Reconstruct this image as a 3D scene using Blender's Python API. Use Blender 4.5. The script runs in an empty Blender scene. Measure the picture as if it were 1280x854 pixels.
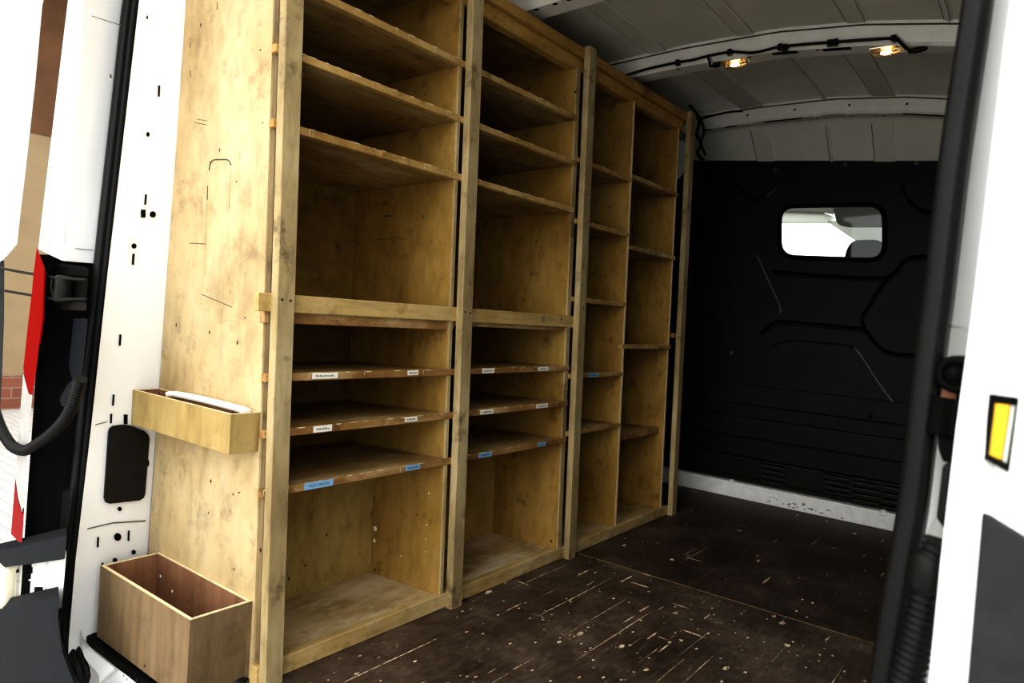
import bpy, bmesh, math, random
from mathutils import Vector, Matrix, Euler
random.seed(4)
SC = bpy.context.scene
COL = SC.collection

# ------------------------------------------------------------------ camera
F_PX = 881.73
CAM = Vector((1.2543, -0.8758, 0.8218))
RX, RY, RZ = -0.0368, -0.0697, 0.6502
RM = (Matrix.Rotation(RZ, 3, 'Z') @ Matrix.Rotation(RX, 3, 'X') @ Matrix.Rotation(RY, 3, 'Y'))
cd = bpy.data.cameras.new('camera')
cam = bpy.data.objects.new('camera', cd)
COL.objects.link(cam)
cd.sensor_width = 36.0
cd.lens = F_PX / 1280 * 36.0
cd.clip_start = 0.02
m4 = (RM @ Matrix.Rotation(math.pi / 2, 3, 'X')).to_4x4()
m4.translation = CAM
cam.matrix_world = m4
cd.dof.use_dof = True
cd.dof.focus_distance = 1.9
cd.dof.aperture_fstop = 7.1
SC.camera = cam


def at(u, v, ax, val):
    """point of the plane axis=val that the photo shows at (u, v)"""
    r = RM @ Vector(((u - 640) / F_PX, 1, -(v - 427) / F_PX))
    return CAM + r * ((val - CAM[ax]) / r[ax])


def at_plane(u, v, n, d):
    r = RM @ Vector(((u - 640) / F_PX, 1, -(v - 427) / F_PX))
    n = Vector(n)
    return CAM + r * ((d - n.dot(CAM)) / n.dot(r))


# ------------------------------------------------------------------ materials
class NT:
    def __init__(s, name):
        s.m = bpy.data.materials.new(name)
        s.m.use_nodes = True
        s.t = s.m.node_tree
        s.b = s.t.nodes['Principled BSDF']
        s.out = s.t.nodes['Material Output']

    def n(s, typ, **kw):
        nd = s.t.nodes.new(typ)
        for k, v in kw.items():
            if k.startswith('i_'):
                nd.inputs[k[2:].replace('_', ' ')].default_value = v
            else:
                setattr(nd, k, v)
        return nd

    def l(s, a, b):
        s.t.links.new(a, b)

    def coord(s, scale, rot=(0, 0, 0), rnd=True):
        tc = s.n('ShaderNodeTexCoord')
        mp = s.n('ShaderNodeMapping')
        mp.inputs['Scale'].default_value = scale
        mp.inputs['Rotation'].default_value = rot
        s.l(tc.outputs['Object'], mp.inputs['Vector'])
        if rnd:
            oi = s.n('ShaderNodeObjectInfo')
            mu = s.n('ShaderNodeMath', operation='MULTIPLY')
            mu.inputs[1].default_value = 37.0
            s.l(oi.outputs['Random'], mu.inputs[0])
            s.l(mu.outputs[0], mp.inputs['Location'])
        return mp.outputs['Vector']

    def noise(s, vec, scale, detail=4, rough=.55):
        nd = s.n('ShaderNodeTexNoise')
        nd.inputs['Scale'].default_value = scale
        nd.inputs['Detail'].default_value = detail
        nd.inputs['Roughness'].default_value = rough
        s.l(vec, nd.inputs['Vector'])
        return nd.outputs['Fac']

    def ramp(s, fac, stops):
        nd = s.n('ShaderNodeValToRGB')
        el = nd.color_ramp.elements
        while len(el) < len(stops):
            el.new(.5)
        for e, (p, c) in zip(el, stops):
            e.position = p
            e.color = (*c, 1) if len(c) == 3 else c
        s.l(fac, nd.inputs['Fac'])
        return nd.outputs['Color']

    def mix(s, fac, a, b, mode='MIX'):
        nd = s.n('ShaderNodeMix', data_type='RGBA', blend_type=mode)
        for sock, val in ((nd.inputs[0], fac), (nd.inputs[6], a), (nd.inputs[7], b)):
            if isinstance(val, (int, float)):
                sock.default_value = val
            elif isinstance(val, tuple):
                sock.default_value = (*val, 1)
            else:
                s.l(val, sock)
        return nd.outputs[2]

    def bump(s, h, strength=.2, dist=.002):
        nd = s.n('ShaderNodeBump')
        nd.inputs['Strength'].default_value = strength
        nd.inputs['Distance'].default_value = dist
        s.l(h, nd.inputs['Height'])
        s.l(nd.outputs['Normal'], s.b.inputs['Normal'])


G = lambda v: (v, v, v)


def plain(name, col, rough=.5, metal=0, spec=.5, var=.0, vs=8):
    t = NT(name)
    t.b.inputs['Roughness'].default_value = rough
    t.b.inputs['Metallic'].default_value = metal
    t.b.inputs['Specular IOR Level'].default_value = spec
    if var:
        f = t.noise(t.coord((1, 1, 1)), vs, 6, .65)
        c = t.ramp(f, [(.3, tuple(x * (1 - var) for x in col)), (.7, tuple(min(1, x * (1 + var * .4)) for x in col))])
        t.l(c, t.b.inputs['Base Color'])
    else:
        t.b.inputs['Base Color'].default_value = (*col, 1)
    return t.m


def wood(name, lo, mid, hi, axis, fine=60, stretch=12, dirt=.5, speck=True, rough=.6, worn=None, wave=.3):
    t = NT(name)
    sc = [1, 1, 1]
    sc[axis] = 1 / stretch
    v = t.coord(tuple(sc))
    grain = t.noise(v, fine, 5, .65)
    patch = t.noise(t.coord((1, 1, 1) if axis != 2 else (1, 1, .6)), 5, 5, .6)
    c1 = t.ramp(patch, [(.28, lo), (.5, mid), (.74, hi)])
    g = t.ramp(grain, [(.3, G(.70)), (.52, G(1.0)), (.75, G(1.08))])
    c = t.mix(.75, c1, g, 'MULTIPLY')
    w = t.n('ShaderNodeTexWave', wave_type='BANDS', bands_direction='X' if axis != 0 else 'Y')
    w.inputs['Scale'].default_value = 7
    w.inputs['Distortion'].default_value = 9
    w.inputs['Detail'].default_value = 3
    w.inputs['Detail Scale'].default_value = 1.2
    t.l(v, w.inputs['Vector'])
    c = t.mix(wave, c, t.ramp(w.outputs['Fac'], [(.1, G(.72)), (.5, G(1)), (1, G(1.05))]), 'MULTIPLY')
    d = t.noise(t.coord((1, 1, 1)), 13, 8, .72)
    c = t.mix(t.ramp(d, [(.55, G(0)), (.72, G(dirt))]), c, (lo[0] * .38, lo[1] * .34, lo[2] * .32))
    if speck:
        vo = t.n('ShaderNodeTexVoronoi')
        vo.inputs['Scale'].default_value = 26
        t.l(t.coord((1, 1, .8)), vo.inputs['Vector'])
        sel = t.n('ShaderNodeSeparateColor')
        t.l(vo.outputs['Color'], sel.inputs[0])
        a = t.n('ShaderNodeMath', operation='LESS_THAN')
        a.inputs[1].default_value = .1
        t.l(vo.outputs['Distance'], a.inputs[0])
        b = t.n('ShaderNodeMath', operation='GREATER_THAN')
        b.inputs[1].default_value = .86
        t.l(sel.outputs[0], b.inputs[0])
        mu = t.n('ShaderNodeMath', operation='MULTIPLY')
        t.l(a.outputs[0], mu.inputs[0])
        t.l(b.outputs[0], mu.inputs[1])
        c = t.mix(mu.outputs[0], c, (lo[0] * .2, lo[1] * .18, lo[2] * .18))
    if worn:
        wn = t.noise(t.coord((1, .35, 1)), 9, 7, .7)
        c = t.mix(t.ramp(wn, [(.5, G(0)), (.66, G(.75))]), c, worn)
    t.l(c, t.b.inputs['Base Color'])
    t.b.inputs['Roughness'].default_value = rough
    t.b.inputs['Specular IOR Level'].default_value = .25
    t.bump(grain, .25, .001)
    return t.m


M = {}
M['ply_end'] = wood('pale_plywood', (.37, .262, .13), (.485, .372, .205), (.565, .462, .29), 2, fine=26, stretch=2.2, dirt=.55, wave=.08)
M['ply_v'] = wood('amber_plywood_upright', (.235, .133, .031), (.345, .212, .058), (.445, .295, .102), 2, fine=34, stretch=3, dirt=.75, wave=.10)
M['ply_h'] = wood('amber_plywood_flat', (.225, .138, .045), (.335, .225, .083), (.45, .325, .15), 1, fine=36, stretch=4, dirt=.7, worn=(.50, .42, .26), wave=.12)
M['ply_top'] = wood('dusty_shelf_top', (.22, .155, .075), (.36, .275, .15), (.48, .39, .24), 1, fine=36, stretch=4, dirt=.7, worn=(.52, .45, .30), wave=.1)
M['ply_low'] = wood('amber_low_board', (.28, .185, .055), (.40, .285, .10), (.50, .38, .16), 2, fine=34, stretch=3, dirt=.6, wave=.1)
M['timber_w'] = wood('worn_batten_timber', (.38, .26, .10), (.52, .38, .17), (.64, .50, .27), 1, fine=70, stretch=10, dirt=.7, wave=.2, worn=(.74, .64, .45))
M['ply_back'] = wood('shaded_back_board', (.17, .10, .025), (.25, .16, .045), (.32, .215, .075), 1, fine=36, stretch=4, dirt=.7, wave=.1)  # darkened to paint in the shade at the back of the bays
M['ply_floor'] = wood('worn_plywood_base', (.32, .21, .09), (.52, .38, .19), (.66, .53, .32), 1, fine=30, stretch=4, dirt=.8, worn=(.74, .64, .46), wave=.12)
M['timber_v'] = wood('upright_batten_timber', (.235, .17, .085), (.385, .30, .155), (.515, .425, .255), 2, fine=75, stretch=6, dirt=.95, wave=.25)
M['timber_h'] = wood('level_batten_timber', (.38, .26, .095), (.54, .385, .16), (.64, .49, .25), 1, fine=70, stretch=10, dirt=.75, wave=.25)
M['timber_o'] = wood('orange_batten_timber', (.36, .205, .055), (.52, .32, .10), (.62, .41, .16), 1, fine=60, stretch=10, dirt=.7, wave=.25)
M['edge'] = wood('rough_shelf_edge', (.17, .085, .028), (.30, .165, .06), (.46, .30, .13), 1, fine=60, stretch=2, dirt=.9, worn=(.62, .46, .24), wave=.15)
M['edge_up'] = wood('pale_shelf_edge', (.30, .17, .05), (.46, .30, .11), (.62, .46, .22), 1, fine=50, stretch=2, dirt=.95, wave=.15)
M['edge_b'] = wood('brown_edge_batten', (.11, .075, .034), (.18, .13, .062), (.25, .185, .095), 2, fine=60, stretch=10, dirt=.7, wave=.2)
M['box_wood'] = wood('red_brown_plywood', (.15, .10, .055), (.215, .15, .082), (.265, .195, .115), 2, fine=40, stretch=6, dirt=.4)
M['box_in'] = wood('box_inside_plywood', (.18, .09, .05), (.27, .145, .08), (.34, .20, .12), 2, fine=50, stretch=14, dirt=.5)
M['tray_wood'] = wood('yellow_plywood', (.29, .195, .07), (.38, .275, .11), (.45, .34, .155), 2, fine=40, stretch=5, dirt=.35, wave=.15)
M['box_edge'] = plain('pale_cut_edge', (.78, .64, .40), .7, var=.2, vs=30)
M['black_gap'] = plain('dark_gap', (.006, .005, .004), .9, spec=.1)
M['white_paint'] = plain('white_van_paint', (.86, .87, .86), .32, var=.03, vs=3)
M['white_worn'] = plain('scuffed_white_paint', (.90, .90, .87), .45, var=.14, vs=22)
M['roof'] = plain('dusty_white_roof_steel', (.80, .80, .71), .5, var=.10, vs=5)
M['roof_band'] = plain('dusty_roof_swage', (.77, .77, .68), .5, var=.12, vs=6)
M['rib'] = plain('roof_bow_paint', (.88, .88, .82), .45, var=.12, vs=8)
M['rubber'] = plain('black_rubber', (.012, .012, .0115), .42, spec=.22, var=.3, vs=14)
M['plastic'] = plain('black_plastic', (.007, .007, .0066), .55, spec=.07, var=.3, vs=9)
M['cover'] = plain('dark_cover_plastic', (.017, .0165, .015), .5, spec=.2, var=.2, vs=20)
M['bulk'] = plain('black_moulded_panel', (.0075, .0075, .007), .55, spec=.3, var=.35, vs=5)
M['bulk_edge'] = plain('worn_lit_bead', (.085, .085, .078), .4, spec=.5)  # worn edge grey with the highlight on lit edges painted in
M['far_wall'] = plain('dull_grey_wall_lining', (.10, .10, .09), .7, var=.2, vs=4)
M['lining'] = plain('black_wall_lining', (.004, .004, .004), .85, spec=.12)
M['grey_plastic'] = plain('dark_grey_bumper_plastic', (.010, .0125, .017), .55, spec=.14, var=.2, vs=20)
M['door_trim'] = plain('charcoal_door_trim', (.034, .036, .036), .8, spec=.12, var=.15, vs=40)
M['steel'] = plain('bare_steel', (.42, .42, .42), .3, metal=1)
M['dark_steel'] = plain('oily_steel', (.018, .017, .015), .45, spec=.15)
M['copper'] = plain('rusty_brown_steel', (.30, .13, .07), .6, var=.4, vs=60)
M['red_lens'] = plain('red_lens', (.24, .0005, .002), .3, spec=.05)
M['clear_lens'] = plain('silvery_lens', (.42, .41, .39), .25, var=.2, vs=25)
M['cream'] = plain('cream_plastic', (.75, .70, .54), .5)
M['yellow'] = plain('yellow_tab', (.72, .42, .01), .5)
M['white_label'] = plain('white_sticker', (.86, .82, .70), .6)
M['blue_label'] = plain('blue_sticker', (.25, .44, .62), .55)
M['ink'] = plain('black_ink', (.10, .09, .08), .7)
M['navy_ink'] = plain('navy_ink', (.01, .03, .10), .7)
M['paper'] = plain('white_foam', (.86, .84, .76), .7)
M['cab_grey'] = plain('cab_headlining', (.12, .125, .105), .8, spec=.1)
M['cab_light'] = plain('cab_light_trim', (.62, .64, .58), .7)
M['cab_visor'] = plain('cab_visor_vinyl', (.035, .038, .032), .8, spec=.05)
M['fabric'] = plain('dark_seat_fabric', (.006, .010, .008), .9, spec=.03)
M['shade_eave'] = plain('brown_shade_boarding', (.12, .055, .02), .8, var=.3, vs=3)
M['render'] = plain('tan_render', (.27, .20, .115), .9, var=.15, vs=2)
M['marker'] = plain('faint_marker', (.07, .075, .05), .8)

t = NT('paving')
br = t.n('ShaderNodeTexBrick')
br.inputs['Scale'].default_value = 3.0
br.inputs['Color1'].default_value = (.54, .525, .49, 1)
br.inputs['Color2'].default_value = (.46, .445, .42, 1)
br.inputs['Mortar'].default_value = (.26, .245, .22, 1)
br.inputs['Mortar Size'].default_value = .012
t.l(t.coord((1, 1, 1), rnd=False), br.inputs['Vector'])
t.l(br.outputs['Color'], t.b.inputs['Base Color'])
t.b.inputs['Roughness'].default_value = .9
M['paving'] = t.m
t = NT('red_brick')
br = t.n('ShaderNodeTexBrick')
br.inputs['Scale'].default_value = 2.2
br.inputs['Color1'].default_value = (.20, .075, .045, 1)
br.inputs['Color2'].default_value = (.15, .055, .035, 1)
br.inputs['Mortar'].default_value = (.24, .17, .12, 1)
br.inputs['Mortar Size'].default_value = .012
t.l(t.coord((1, 1, 1), (0, math.pi / 2, math.pi / 2), rnd=False), br.inputs['Vector'])
t.l(br.outputs['Color'], t.b.inputs['Base Color'])
t.b.inputs['Roughness'].default_value = .9
M['brick'] = t.m


def floor_mat():
    t = NT('scratched_brown_floor_board')
    base = t.noise(t.coord((1, 1, 1), rnd=False), 4.5, 7, .68)
    c = t.ramp(base, [(.3, (.028, .018, .012)), (.5, (.082, .057, .040)), (.72, (.19, .145, .105))])
    fine = t.noise(t.coord((1, .35, 1), (0, 0, .12), rnd=False), 70, 4, .7)
    c = t.mix(.5, c, t.ramp(fine, [(.35, G(.45)), (.7, G(1.5))]), 'MULTIPLY')
    tc = t.n('ShaderNodeTexCoord')
    sp = t.n('ShaderNodeSeparateXYZ')
    t.l(tc.outputs['Object'], sp.inputs[0])

    def m(op, a, b=None):
        nd = t.n('ShaderNodeMath', operation=op)
        for i, v in enumerate((a, b)):
            if v is None:
                continue
            if isinstance(v, (int, float)):
                nd.inputs[i].default_value = v
            else:
                t.l(v, nd.inputs[i])
        return nd.outputs[0]
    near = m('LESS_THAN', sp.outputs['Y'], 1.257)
    scf = t.noise(t.coord((9, 1.6, 1), (0, 0, .08), rnd=False), 6, 8, .75)
    c = t.mix(t.ramp(scf, [(.52, G(0)), (.70, G(.7))]), c, (.15, .112, .075))
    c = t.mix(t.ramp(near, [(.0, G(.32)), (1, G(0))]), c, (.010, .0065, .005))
    # wear is heavier on the rear board, where loads are slid in and out
    amount = m('ADD', m('MULTIPLY', near, .75), .25)

    def marks(scale, rot, size, keep, warp=.0):
        v = t.coord(scale, (0, 0, rot), rnd=False)
        if warp:
            nz = t.n('ShaderNodeTexNoise')
            nz.inputs['Scale'].default_value = 4.5
            nz.inputs['Detail'].default_value = 5
            t.l(v, nz.inputs['Vector'])
            mx = t.n('ShaderNodeMix', data_type='RGBA', blend_type='ADD')
            mx.inputs[0].default_value = warp
            t.l(v, mx.inputs[6])
            t.l(nz.outputs['Color'], mx.inputs[7])
            v = mx.outputs[2]
        vo = t.n('ShaderNodeTexVoronoi')
        vo.inputs['Scale'].default_value = 1
        t.l(v, vo.inputs['Vector'])
        sc_ = t.n('ShaderNodeSeparateColor')
        t.l(vo.outputs['Color'], sc_.inputs[0])
        cell = m('LESS_THAN', sc_.outputs[0], m('MULTIPLY', amount, keep))
        sz = m('MULTIPLY', m('ADD', sc_.outputs[1], .3), size)
        return m('MULTIPLY', cell, m('LESS_THAN', vo.outputs['Distance'], sz))
    fl = marks((27, 16, 1), .25, .21, .17, .55)
    fl2 = marks((75, 45, 1), 1.2, .22, .16, .5)
    s1 = marks((95, 8, 1), -.12, .26, .055, .45)
    s2 = marks((110, 7, 1), .22, .24, .05, .5)
    s3 = marks((9, 80, 1), .35, .26, .012, .5)
    s4 = marks((190, 1.7, 1), .05, .28, .10, .9)
    allm = fl
    for k in (fl2, s1, s2, s3, s4):
        allm = m('MAXIMUM', allm, k)
    br_ = t.noise(t.coord((1, 1, 1), rnd=False), 55, 3)
    tone = t.ramp(br_, [(.30, (.17, .11, .06)), (.45, (.52, .39, .23)), (.58, (.88, .77, .56))])
    c = t.mix(allm, c, tone)
    # joint between the two boards
    jn = t.noise(t.coord((14, 14, 1), rnd=False), 1, 5, .7)
    off = m('ABSOLUTE', m('ADD', m('SUBTRACT', sp.outputs['Y'], 1.2585), m('MULTIPLY', m('SUBTRACT', jn, .5), .010)))
    joint = m('MULTIPLY', m('LESS_THAN', off, .0022), m('GREATER_THAN', jn, .40))
    c = t.mix(joint, c, (.42, .30, .15))
    t.l(c, t.b.inputs['Base Color'])
    t.b.inputs['Roughness'].default_value = .5
    t.b.inputs['Specular IOR Level'].default_value = .35
    t.l(t.ramp(base, [(.3, G(.42)), (.7, G(.65))]), t.b.inputs['Roughness'])
    t.bump(fine, .3, .0015)
    return t.m


M['floor'] = floor_mat()

t = NT('window_glass')
tr = t.n('ShaderNodeBsdfTransparent')
tr.inputs[0].default_value = (.95, .98, .96, 1)
gl = t.n('ShaderNodeBsdfGlossy')
gl.inputs['Roughness'].default_value = .03
mx = t.n('ShaderNodeMixShader')
mx.inputs[0].default_value = .05
t.l(tr.outputs[0], mx.inputs[1])
t.l(gl.outputs[0], mx.inputs[2])
t.l(mx.outputs[0], t.out.inputs['Surface'])
M['glass'] = t.m
t = NT('lamp_lens')
tr = t.n('ShaderNodeBsdfTransparent')
tr.inputs[0].default_value = (1, .90, .74, 1)
gl = t.n('ShaderNodeBsdfGlossy')
gl.inputs['Roughness'].default_value = .12
mx = t.n('ShaderNodeMixShader')
mx.inputs[0].default_value = .12
t.l(tr.outputs[0], mx.inputs[1])
t.l(gl.outputs[0], mx.inputs[2])
t.l(mx.outputs[0], t.out.inputs['Surface'])
M['lamp_lens'] = t.m
t = NT('lamp_bulb')
t.b.inputs['Emission Color'].default_value = (1, .74, .40, 1)
t.b.inputs['Emission Strength'].default_value = 12
M['bulb'] = t.m
t = NT('lamp_reflector')
t.b.inputs['Base Color'].default_value = (.95, .84, .66, 1)
t.b.inputs['Roughness'].default_value = .25
t.b.inputs['Metallic'].default_value = .7
M['reflector'] = t.m


# ------------------------------------------------------------------ mesh helpers
class MB:
    def __init__(s):
        s.bm = bmesh.new()
        s.mats = []

    def mi(s, mat):
        if mat is None:
            return 0
        if mat not in s.mats:
            s.mats.append(mat)
        return s.mats.index(mat)

    def box(s, x0, x1, y0, y1, z0, z1, mat=None, bev=0.0, seg=1, fn=None):
        b = bmesh.new()
        vs = [b.verts.new((x, y, z)) for z in (z0, z1) for y in (y0, y1) for x in (x0, x1)]
        for f in ((0, 2, 3, 1), (4, 5, 7, 6), (0, 1, 5, 4), (2, 6, 7, 3), (0, 4, 6, 2), (1, 3, 7, 5)):
            b.faces.new([vs[i] for i in f])
        if bev:
            bmesh.ops.bevel(b, geom=b.edges[:], offset=bev, segments=seg, affect='EDGES', profile=.6)
        s.merge(b, mat, fn)

    def merge(s, b, mat=None, fn=None, smooth=False):
        i = s.mi(mat)
        mp = {}
        for v in b.verts:
            mp[v] = s.bm.verts.new(fn(*v.co) if fn else v.co)
        for f in b.faces:
            try:
                nf = s.bm.faces.new([mp[v] for v in f.verts])
            except ValueError:
                continue
            nf.material_index = i
            nf.smooth = smooth
        b.free()

    def poly(s, pts, mat=None):
        f = s.bm.faces.new([s.bm.verts.new(p) for p in pts])
        f.material_index = s.mi(mat)
        return f

    def prism(s, pts, vec, mat=None, bev=0.0, smooth=False):
        b = bmesh.new()
        vec = Vector(vec)
        a = [b.verts.new(p) for p in pts]
        c = [b.verts.new(Vector(p) + vec) for p in pts]
        n = len(pts)
        b.faces.new(a)
        b.faces.new(c[::-1])
        for i in range(n):
            b.faces.new((a[i], c[i], c[(i + 1) % n], a[(i + 1) % n]))
        bmesh.ops.recalc_face_normals(b, faces=b.faces[:])
        if bev:
            bmesh.ops.bevel(b, geom=b.edges[:], offset=bev, segments=2, affect='EDGES', profile=.6)
        s.merge(b, mat, None, smooth)

    def tube(s, pts, r, mat=None, seg=10, rf=None, caps=True, prof=None, up=None, closed=False):
        """sweep a round (or given) profile along pts"""
        pts = [Vector(p) for p in pts]
        n = len(pts)
        i_ = s.mi(mat)
        rings = []
        ref = Vector(up) if up else None
        pn = None
        for i in range(n):
            if closed:
                T = (pts[(i + 1) % n] - pts[i - 1]).normalized()
            else:
                T = (pts[min(i + 1, n - 1)] - pts[max(i - 1, 0)]).normalized()
            if ref is not None:
                A = (ref - T * ref.dot(T)).normalized()
            else:
                if pn is None:
                    a = Vector((0, 0, 1)) if abs(T.z) < .9 else Vector((1, 0, 0))
                    A = (a - T * a.dot(T)).normalized()
                else:
                    A = (pn - T * pn.dot(T)).normalized()
                pn = A
            B = T.cross(A)
            rr = rf(i / (n - 1)) if rf else r
            if prof:
                rings.append([s.bm.verts.new(pts[i] + A * a * rr + B * b * rr) for a, b in prof])
            else:
                rings.append([s.bm.verts.new(pts[i] + (A * math.cos(2 * math.pi * k / seg) + B * math.sin(2 * math.pi * k / seg)) * rr) for k in range(seg)])
        m = len(rings[0])
        for i in range(n if closed else n - 1):
            a, b = rings[i], rings[(i + 1) % n]
            for k in range(m):
                f = s.bm.faces.new((a[k], a[(k + 1) % m], b[(k + 1) % m], b[k]))
                f.smooth = True
                f.material_index = i_
        if caps and not closed:
            for rg in (rings[0][::-1], rings[-1]):
                f = s.bm.faces.new(rg)
                f.material_index = i_

    def lathe(s, o, axis, prof, mat=None, seg=20, smooth=True):
        """prof: list of (height along axis, radius)"""
        axis = Vector(axis).normalized()
        a = Vector((0, 0, 1)) if abs(axis.z) < .9 else Vector((1, 0, 0))
        A = (a - axis * a.dot(axis)).normalized()
        B = axis.cross(A)
        o = Vector(o)
        i_ = s.mi(mat)
        rings = []
        for h, r in prof:
            if r < 1e-6:
                rings.append([s.bm.verts.new(o + axis * h)])
            else:
                rings.append([s.bm.verts.new(o + axis * h + (A * math.cos(2 * math.pi * k / seg) + B * math.sin(2 * math.pi * k / seg)) * r) for k in range(seg)])
        for a_, b_ in zip(rings, rings[1:]):
            for k in range(seg):
                q = [a_[k % len(a_)], a_[(k + 1) % len(a_)], b_[(k + 1) % len(b_)], b_[k % len(b_)]]
                u = []
                for v in q:
                    if v not in u:
                        u.append(v)
                if len(u) > 2:
                    f = s.bm.faces.new(u)
                    f.smooth = smooth
                    f.material_index = i_

    def obj(s, name, mat=None, parent=None, recalc=True):
        if recalc:
            bmesh.ops.recalc_face_normals(s.bm, faces=s.bm.faces[:])
        me = bpy.data.meshes.new(name)
        s.bm.to_mesh(me)
        s.bm.free()
        for m in (s.mats or [mat]):
            me.materials.append(m)
        o = bpy.data.objects.new(name, me)
        COL.objects.link(o)
        if parent:
            o.parent = parent
            o.matrix_parent_inverse = parent.matrix_basis.inverted()
        return o


def tag(o, label=None, cat=None, group=None, kind=None):
    if label:
        o['label'] = label
    if cat:
        o['category'] = cat
    if group:
        o['group'] = group
    if kind:
        o['kind'] = kind
    return o


def empty(name, loc, label, cat, group=None):
    o = bpy.data.objects.new(name, None)
    o.location = loc
    COL.objects.link(o)
    return tag(o, label, cat, group)


def struct(o, label=None):
    o['kind'] = 'structure'
    if label:
        o['label'] = label
    return o


def smooth_path(pts, n):
    """Catmull-Rom through pts"""
    pts = [Vector(p) for p in pts]
    out = []
    for i in range(len(pts) - 1):
        p0, p1, p2, p3 = pts[max(i - 1, 0)], pts[i], pts[i + 1], pts[min(i + 2, len(pts) - 1)]
        for k in range(n):
            u = k / n
            out.append(.5 * ((2 * p1) + (p2 - p0) * u + (2 * p0 - 5 * p1 + 4 * p2 - p3) * u * u + (3 * p1 - p0 - 3 * p2 + p3) * u ** 3))
    out.append(pts[-1])
    return out


def resample(pts, step):
    out = [pts[0]]
    acc = 0
    for a, b in zip(pts, pts[1:]):
        L = (b - a).length
        while acc + L >= step:
            a = a + (b - a) * ((step - acc) / L)
            L = (b - a).length
            out.append(a)
            acc = 0
        acc += L
    return out


# ------------------------------------------------------------------ the shelving unit
LEAN, TW, SK = .0443, -.0066, .0038


def S(x, y, z):
    a = LEAN + TW * y
    x = x + SK * y
    return Vector((x * math.cos(a) - z * math.sin(a), y, z * math.cos(a) + x * math.sin(a)))


Y2, Y3, Y4, W, T, H = .5805, 1.1739, 1.9997, .0446, .0216, 1.75
YM = 1.5297
Z = dict(s7=.4178, s6=.544, s5=.6643, mid=.8341, s3=1.202, s2=1.3597, s1=1.5118,
         l1=1.3777, l2=1.1685, l3=.9016, l4=.637, l5=.4389, r1=1.3958, r2=1.1241, r3=.7415, r4=.3848)
BT = .0417
D_UP, D_LOW = .4165, .2856
unit = empty('shelving_unit', (0, 0, 0), 'tall plywood and batten shelving unit of open bays along the left van wall', 'shelving')


def part(name, mb, mat=None, label=None, parent=None):
    o = mb.obj(name, mat, parent or unit)
    if label:
        o['label'] = label
    return o


def slab(mb, x0, x1, y0, y1, z0, z1, mat=None, bev=.0012, cuts=0):
    b = bmesh.new()
    vs = [b.verts.new((x, y, z)) for z in (z0, z1) for y in (y0, y1) for x in (x0, x1)]
    for f in ((0, 2, 3, 1), (4, 5, 7, 6), (0, 1, 5, 4), (2, 6, 7, 3), (0, 4, 6, 2), (1, 3, 7, 5)):
        b.faces.new([vs[i] for i in f])
    if bev:
        bmesh.ops.bevel(b, geom=b.edges[:], offset=bev, segments=1, affect='EDGES')
    mb.merge(b, mat, S)


# posts (slightly wavy, hand sawn)
def post(y, h, z0=0.0, w=W):
    mb = MB()
    b = bmesh.new()
    n = 14
    rows = []
    for i in range(n + 1):
        z = z0 + (h - z0) * i / n
        jy = random.uniform(-.0008, .0008) if 0 < i < n else 0
        c = .002
        rows.append([b.verts.new(p) for p in ((-T, y + jy, z), (-c, y + jy, z), (0, y + c + jy, z), (0, y + w - c + jy, z), (-c, y + w + jy, z), (-T, y + w + jy, z))])
    for a, c_ in zip(rows, rows[1:]):
        for k in range(6):
            b.faces.new((a[k], a[(k + 1) % 6], c_[(k + 1) % 6], c_[k]))
    b.faces.new(rows[0][::-1])
    b.faces.new(rows[-1])
    mb.merge(b, M['timber_v'], S)
    return mb


def nail(mb, y, z):
    o = S(.0003, y, z)
    mb.lathe(o, (1, 0, .04), [(-.002, .0028), (.0004, .0026), (.0005, 0)], M['black_gap'], 10)


for y, h, z0, w in ((0, H, -.03, W), (Y2, H, 0, W), (Y3, H + .004, 0, W), (Y4 - .002, H + .004, 0, W)):
    mb = post(y, h, z0, w)
    if y < 1:
        nail(mb, y + .012, .8341 - .012)
        nail(mb, y + .033, .8341 - .013)
    part('post', mb)

# end panel facing the rear doors, with a batten down its front edge
mb = MB()
b = bmesh.new()
xs = [-.455, -.30, -.15, -.043]
for (za, zb) in ((-.05, H),):
    rows = []
    for yy in (0, .018):
        rows.append([[b.verts.new(p) for p in ((-.538, yy, -.05), (-.046, yy, -.05))],
                     [b.verts.new(p) for p in ((-.400, yy, H), (-.046, yy, H))]])
    (f0, f1), (k0, k1) = rows
    b.faces.new((f0[0], f0[1], f1[1], f1[0]))
    b.faces.new((k0[0], k1[0], k1[1], k0[1]))
    b.faces.new((f0[0], f1[0], k1[0], k0[0]))
    b.faces.new((f0[1], k0[1], k1[1], f1[1]))
    b.faces.new((f1[0], f1[1], k1[1], k1[0]))
    b.faces.new((f0[0], k0[0], k0[1], f0[1]))
mb.merge(b, M['ply_end'], S)
end_mb = mb
mb = MB()
slab(mb, -.0455, -.0315, .004, .0178, .0, H - .04, M['edge_b'])
slab(mb, -.0314, -T - .0004, .0185, .0245, .0, H - .04, M['black_gap'], 0)  # black strip painting the shade in the gap beside the post
part('edge_batten', mb)

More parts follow.
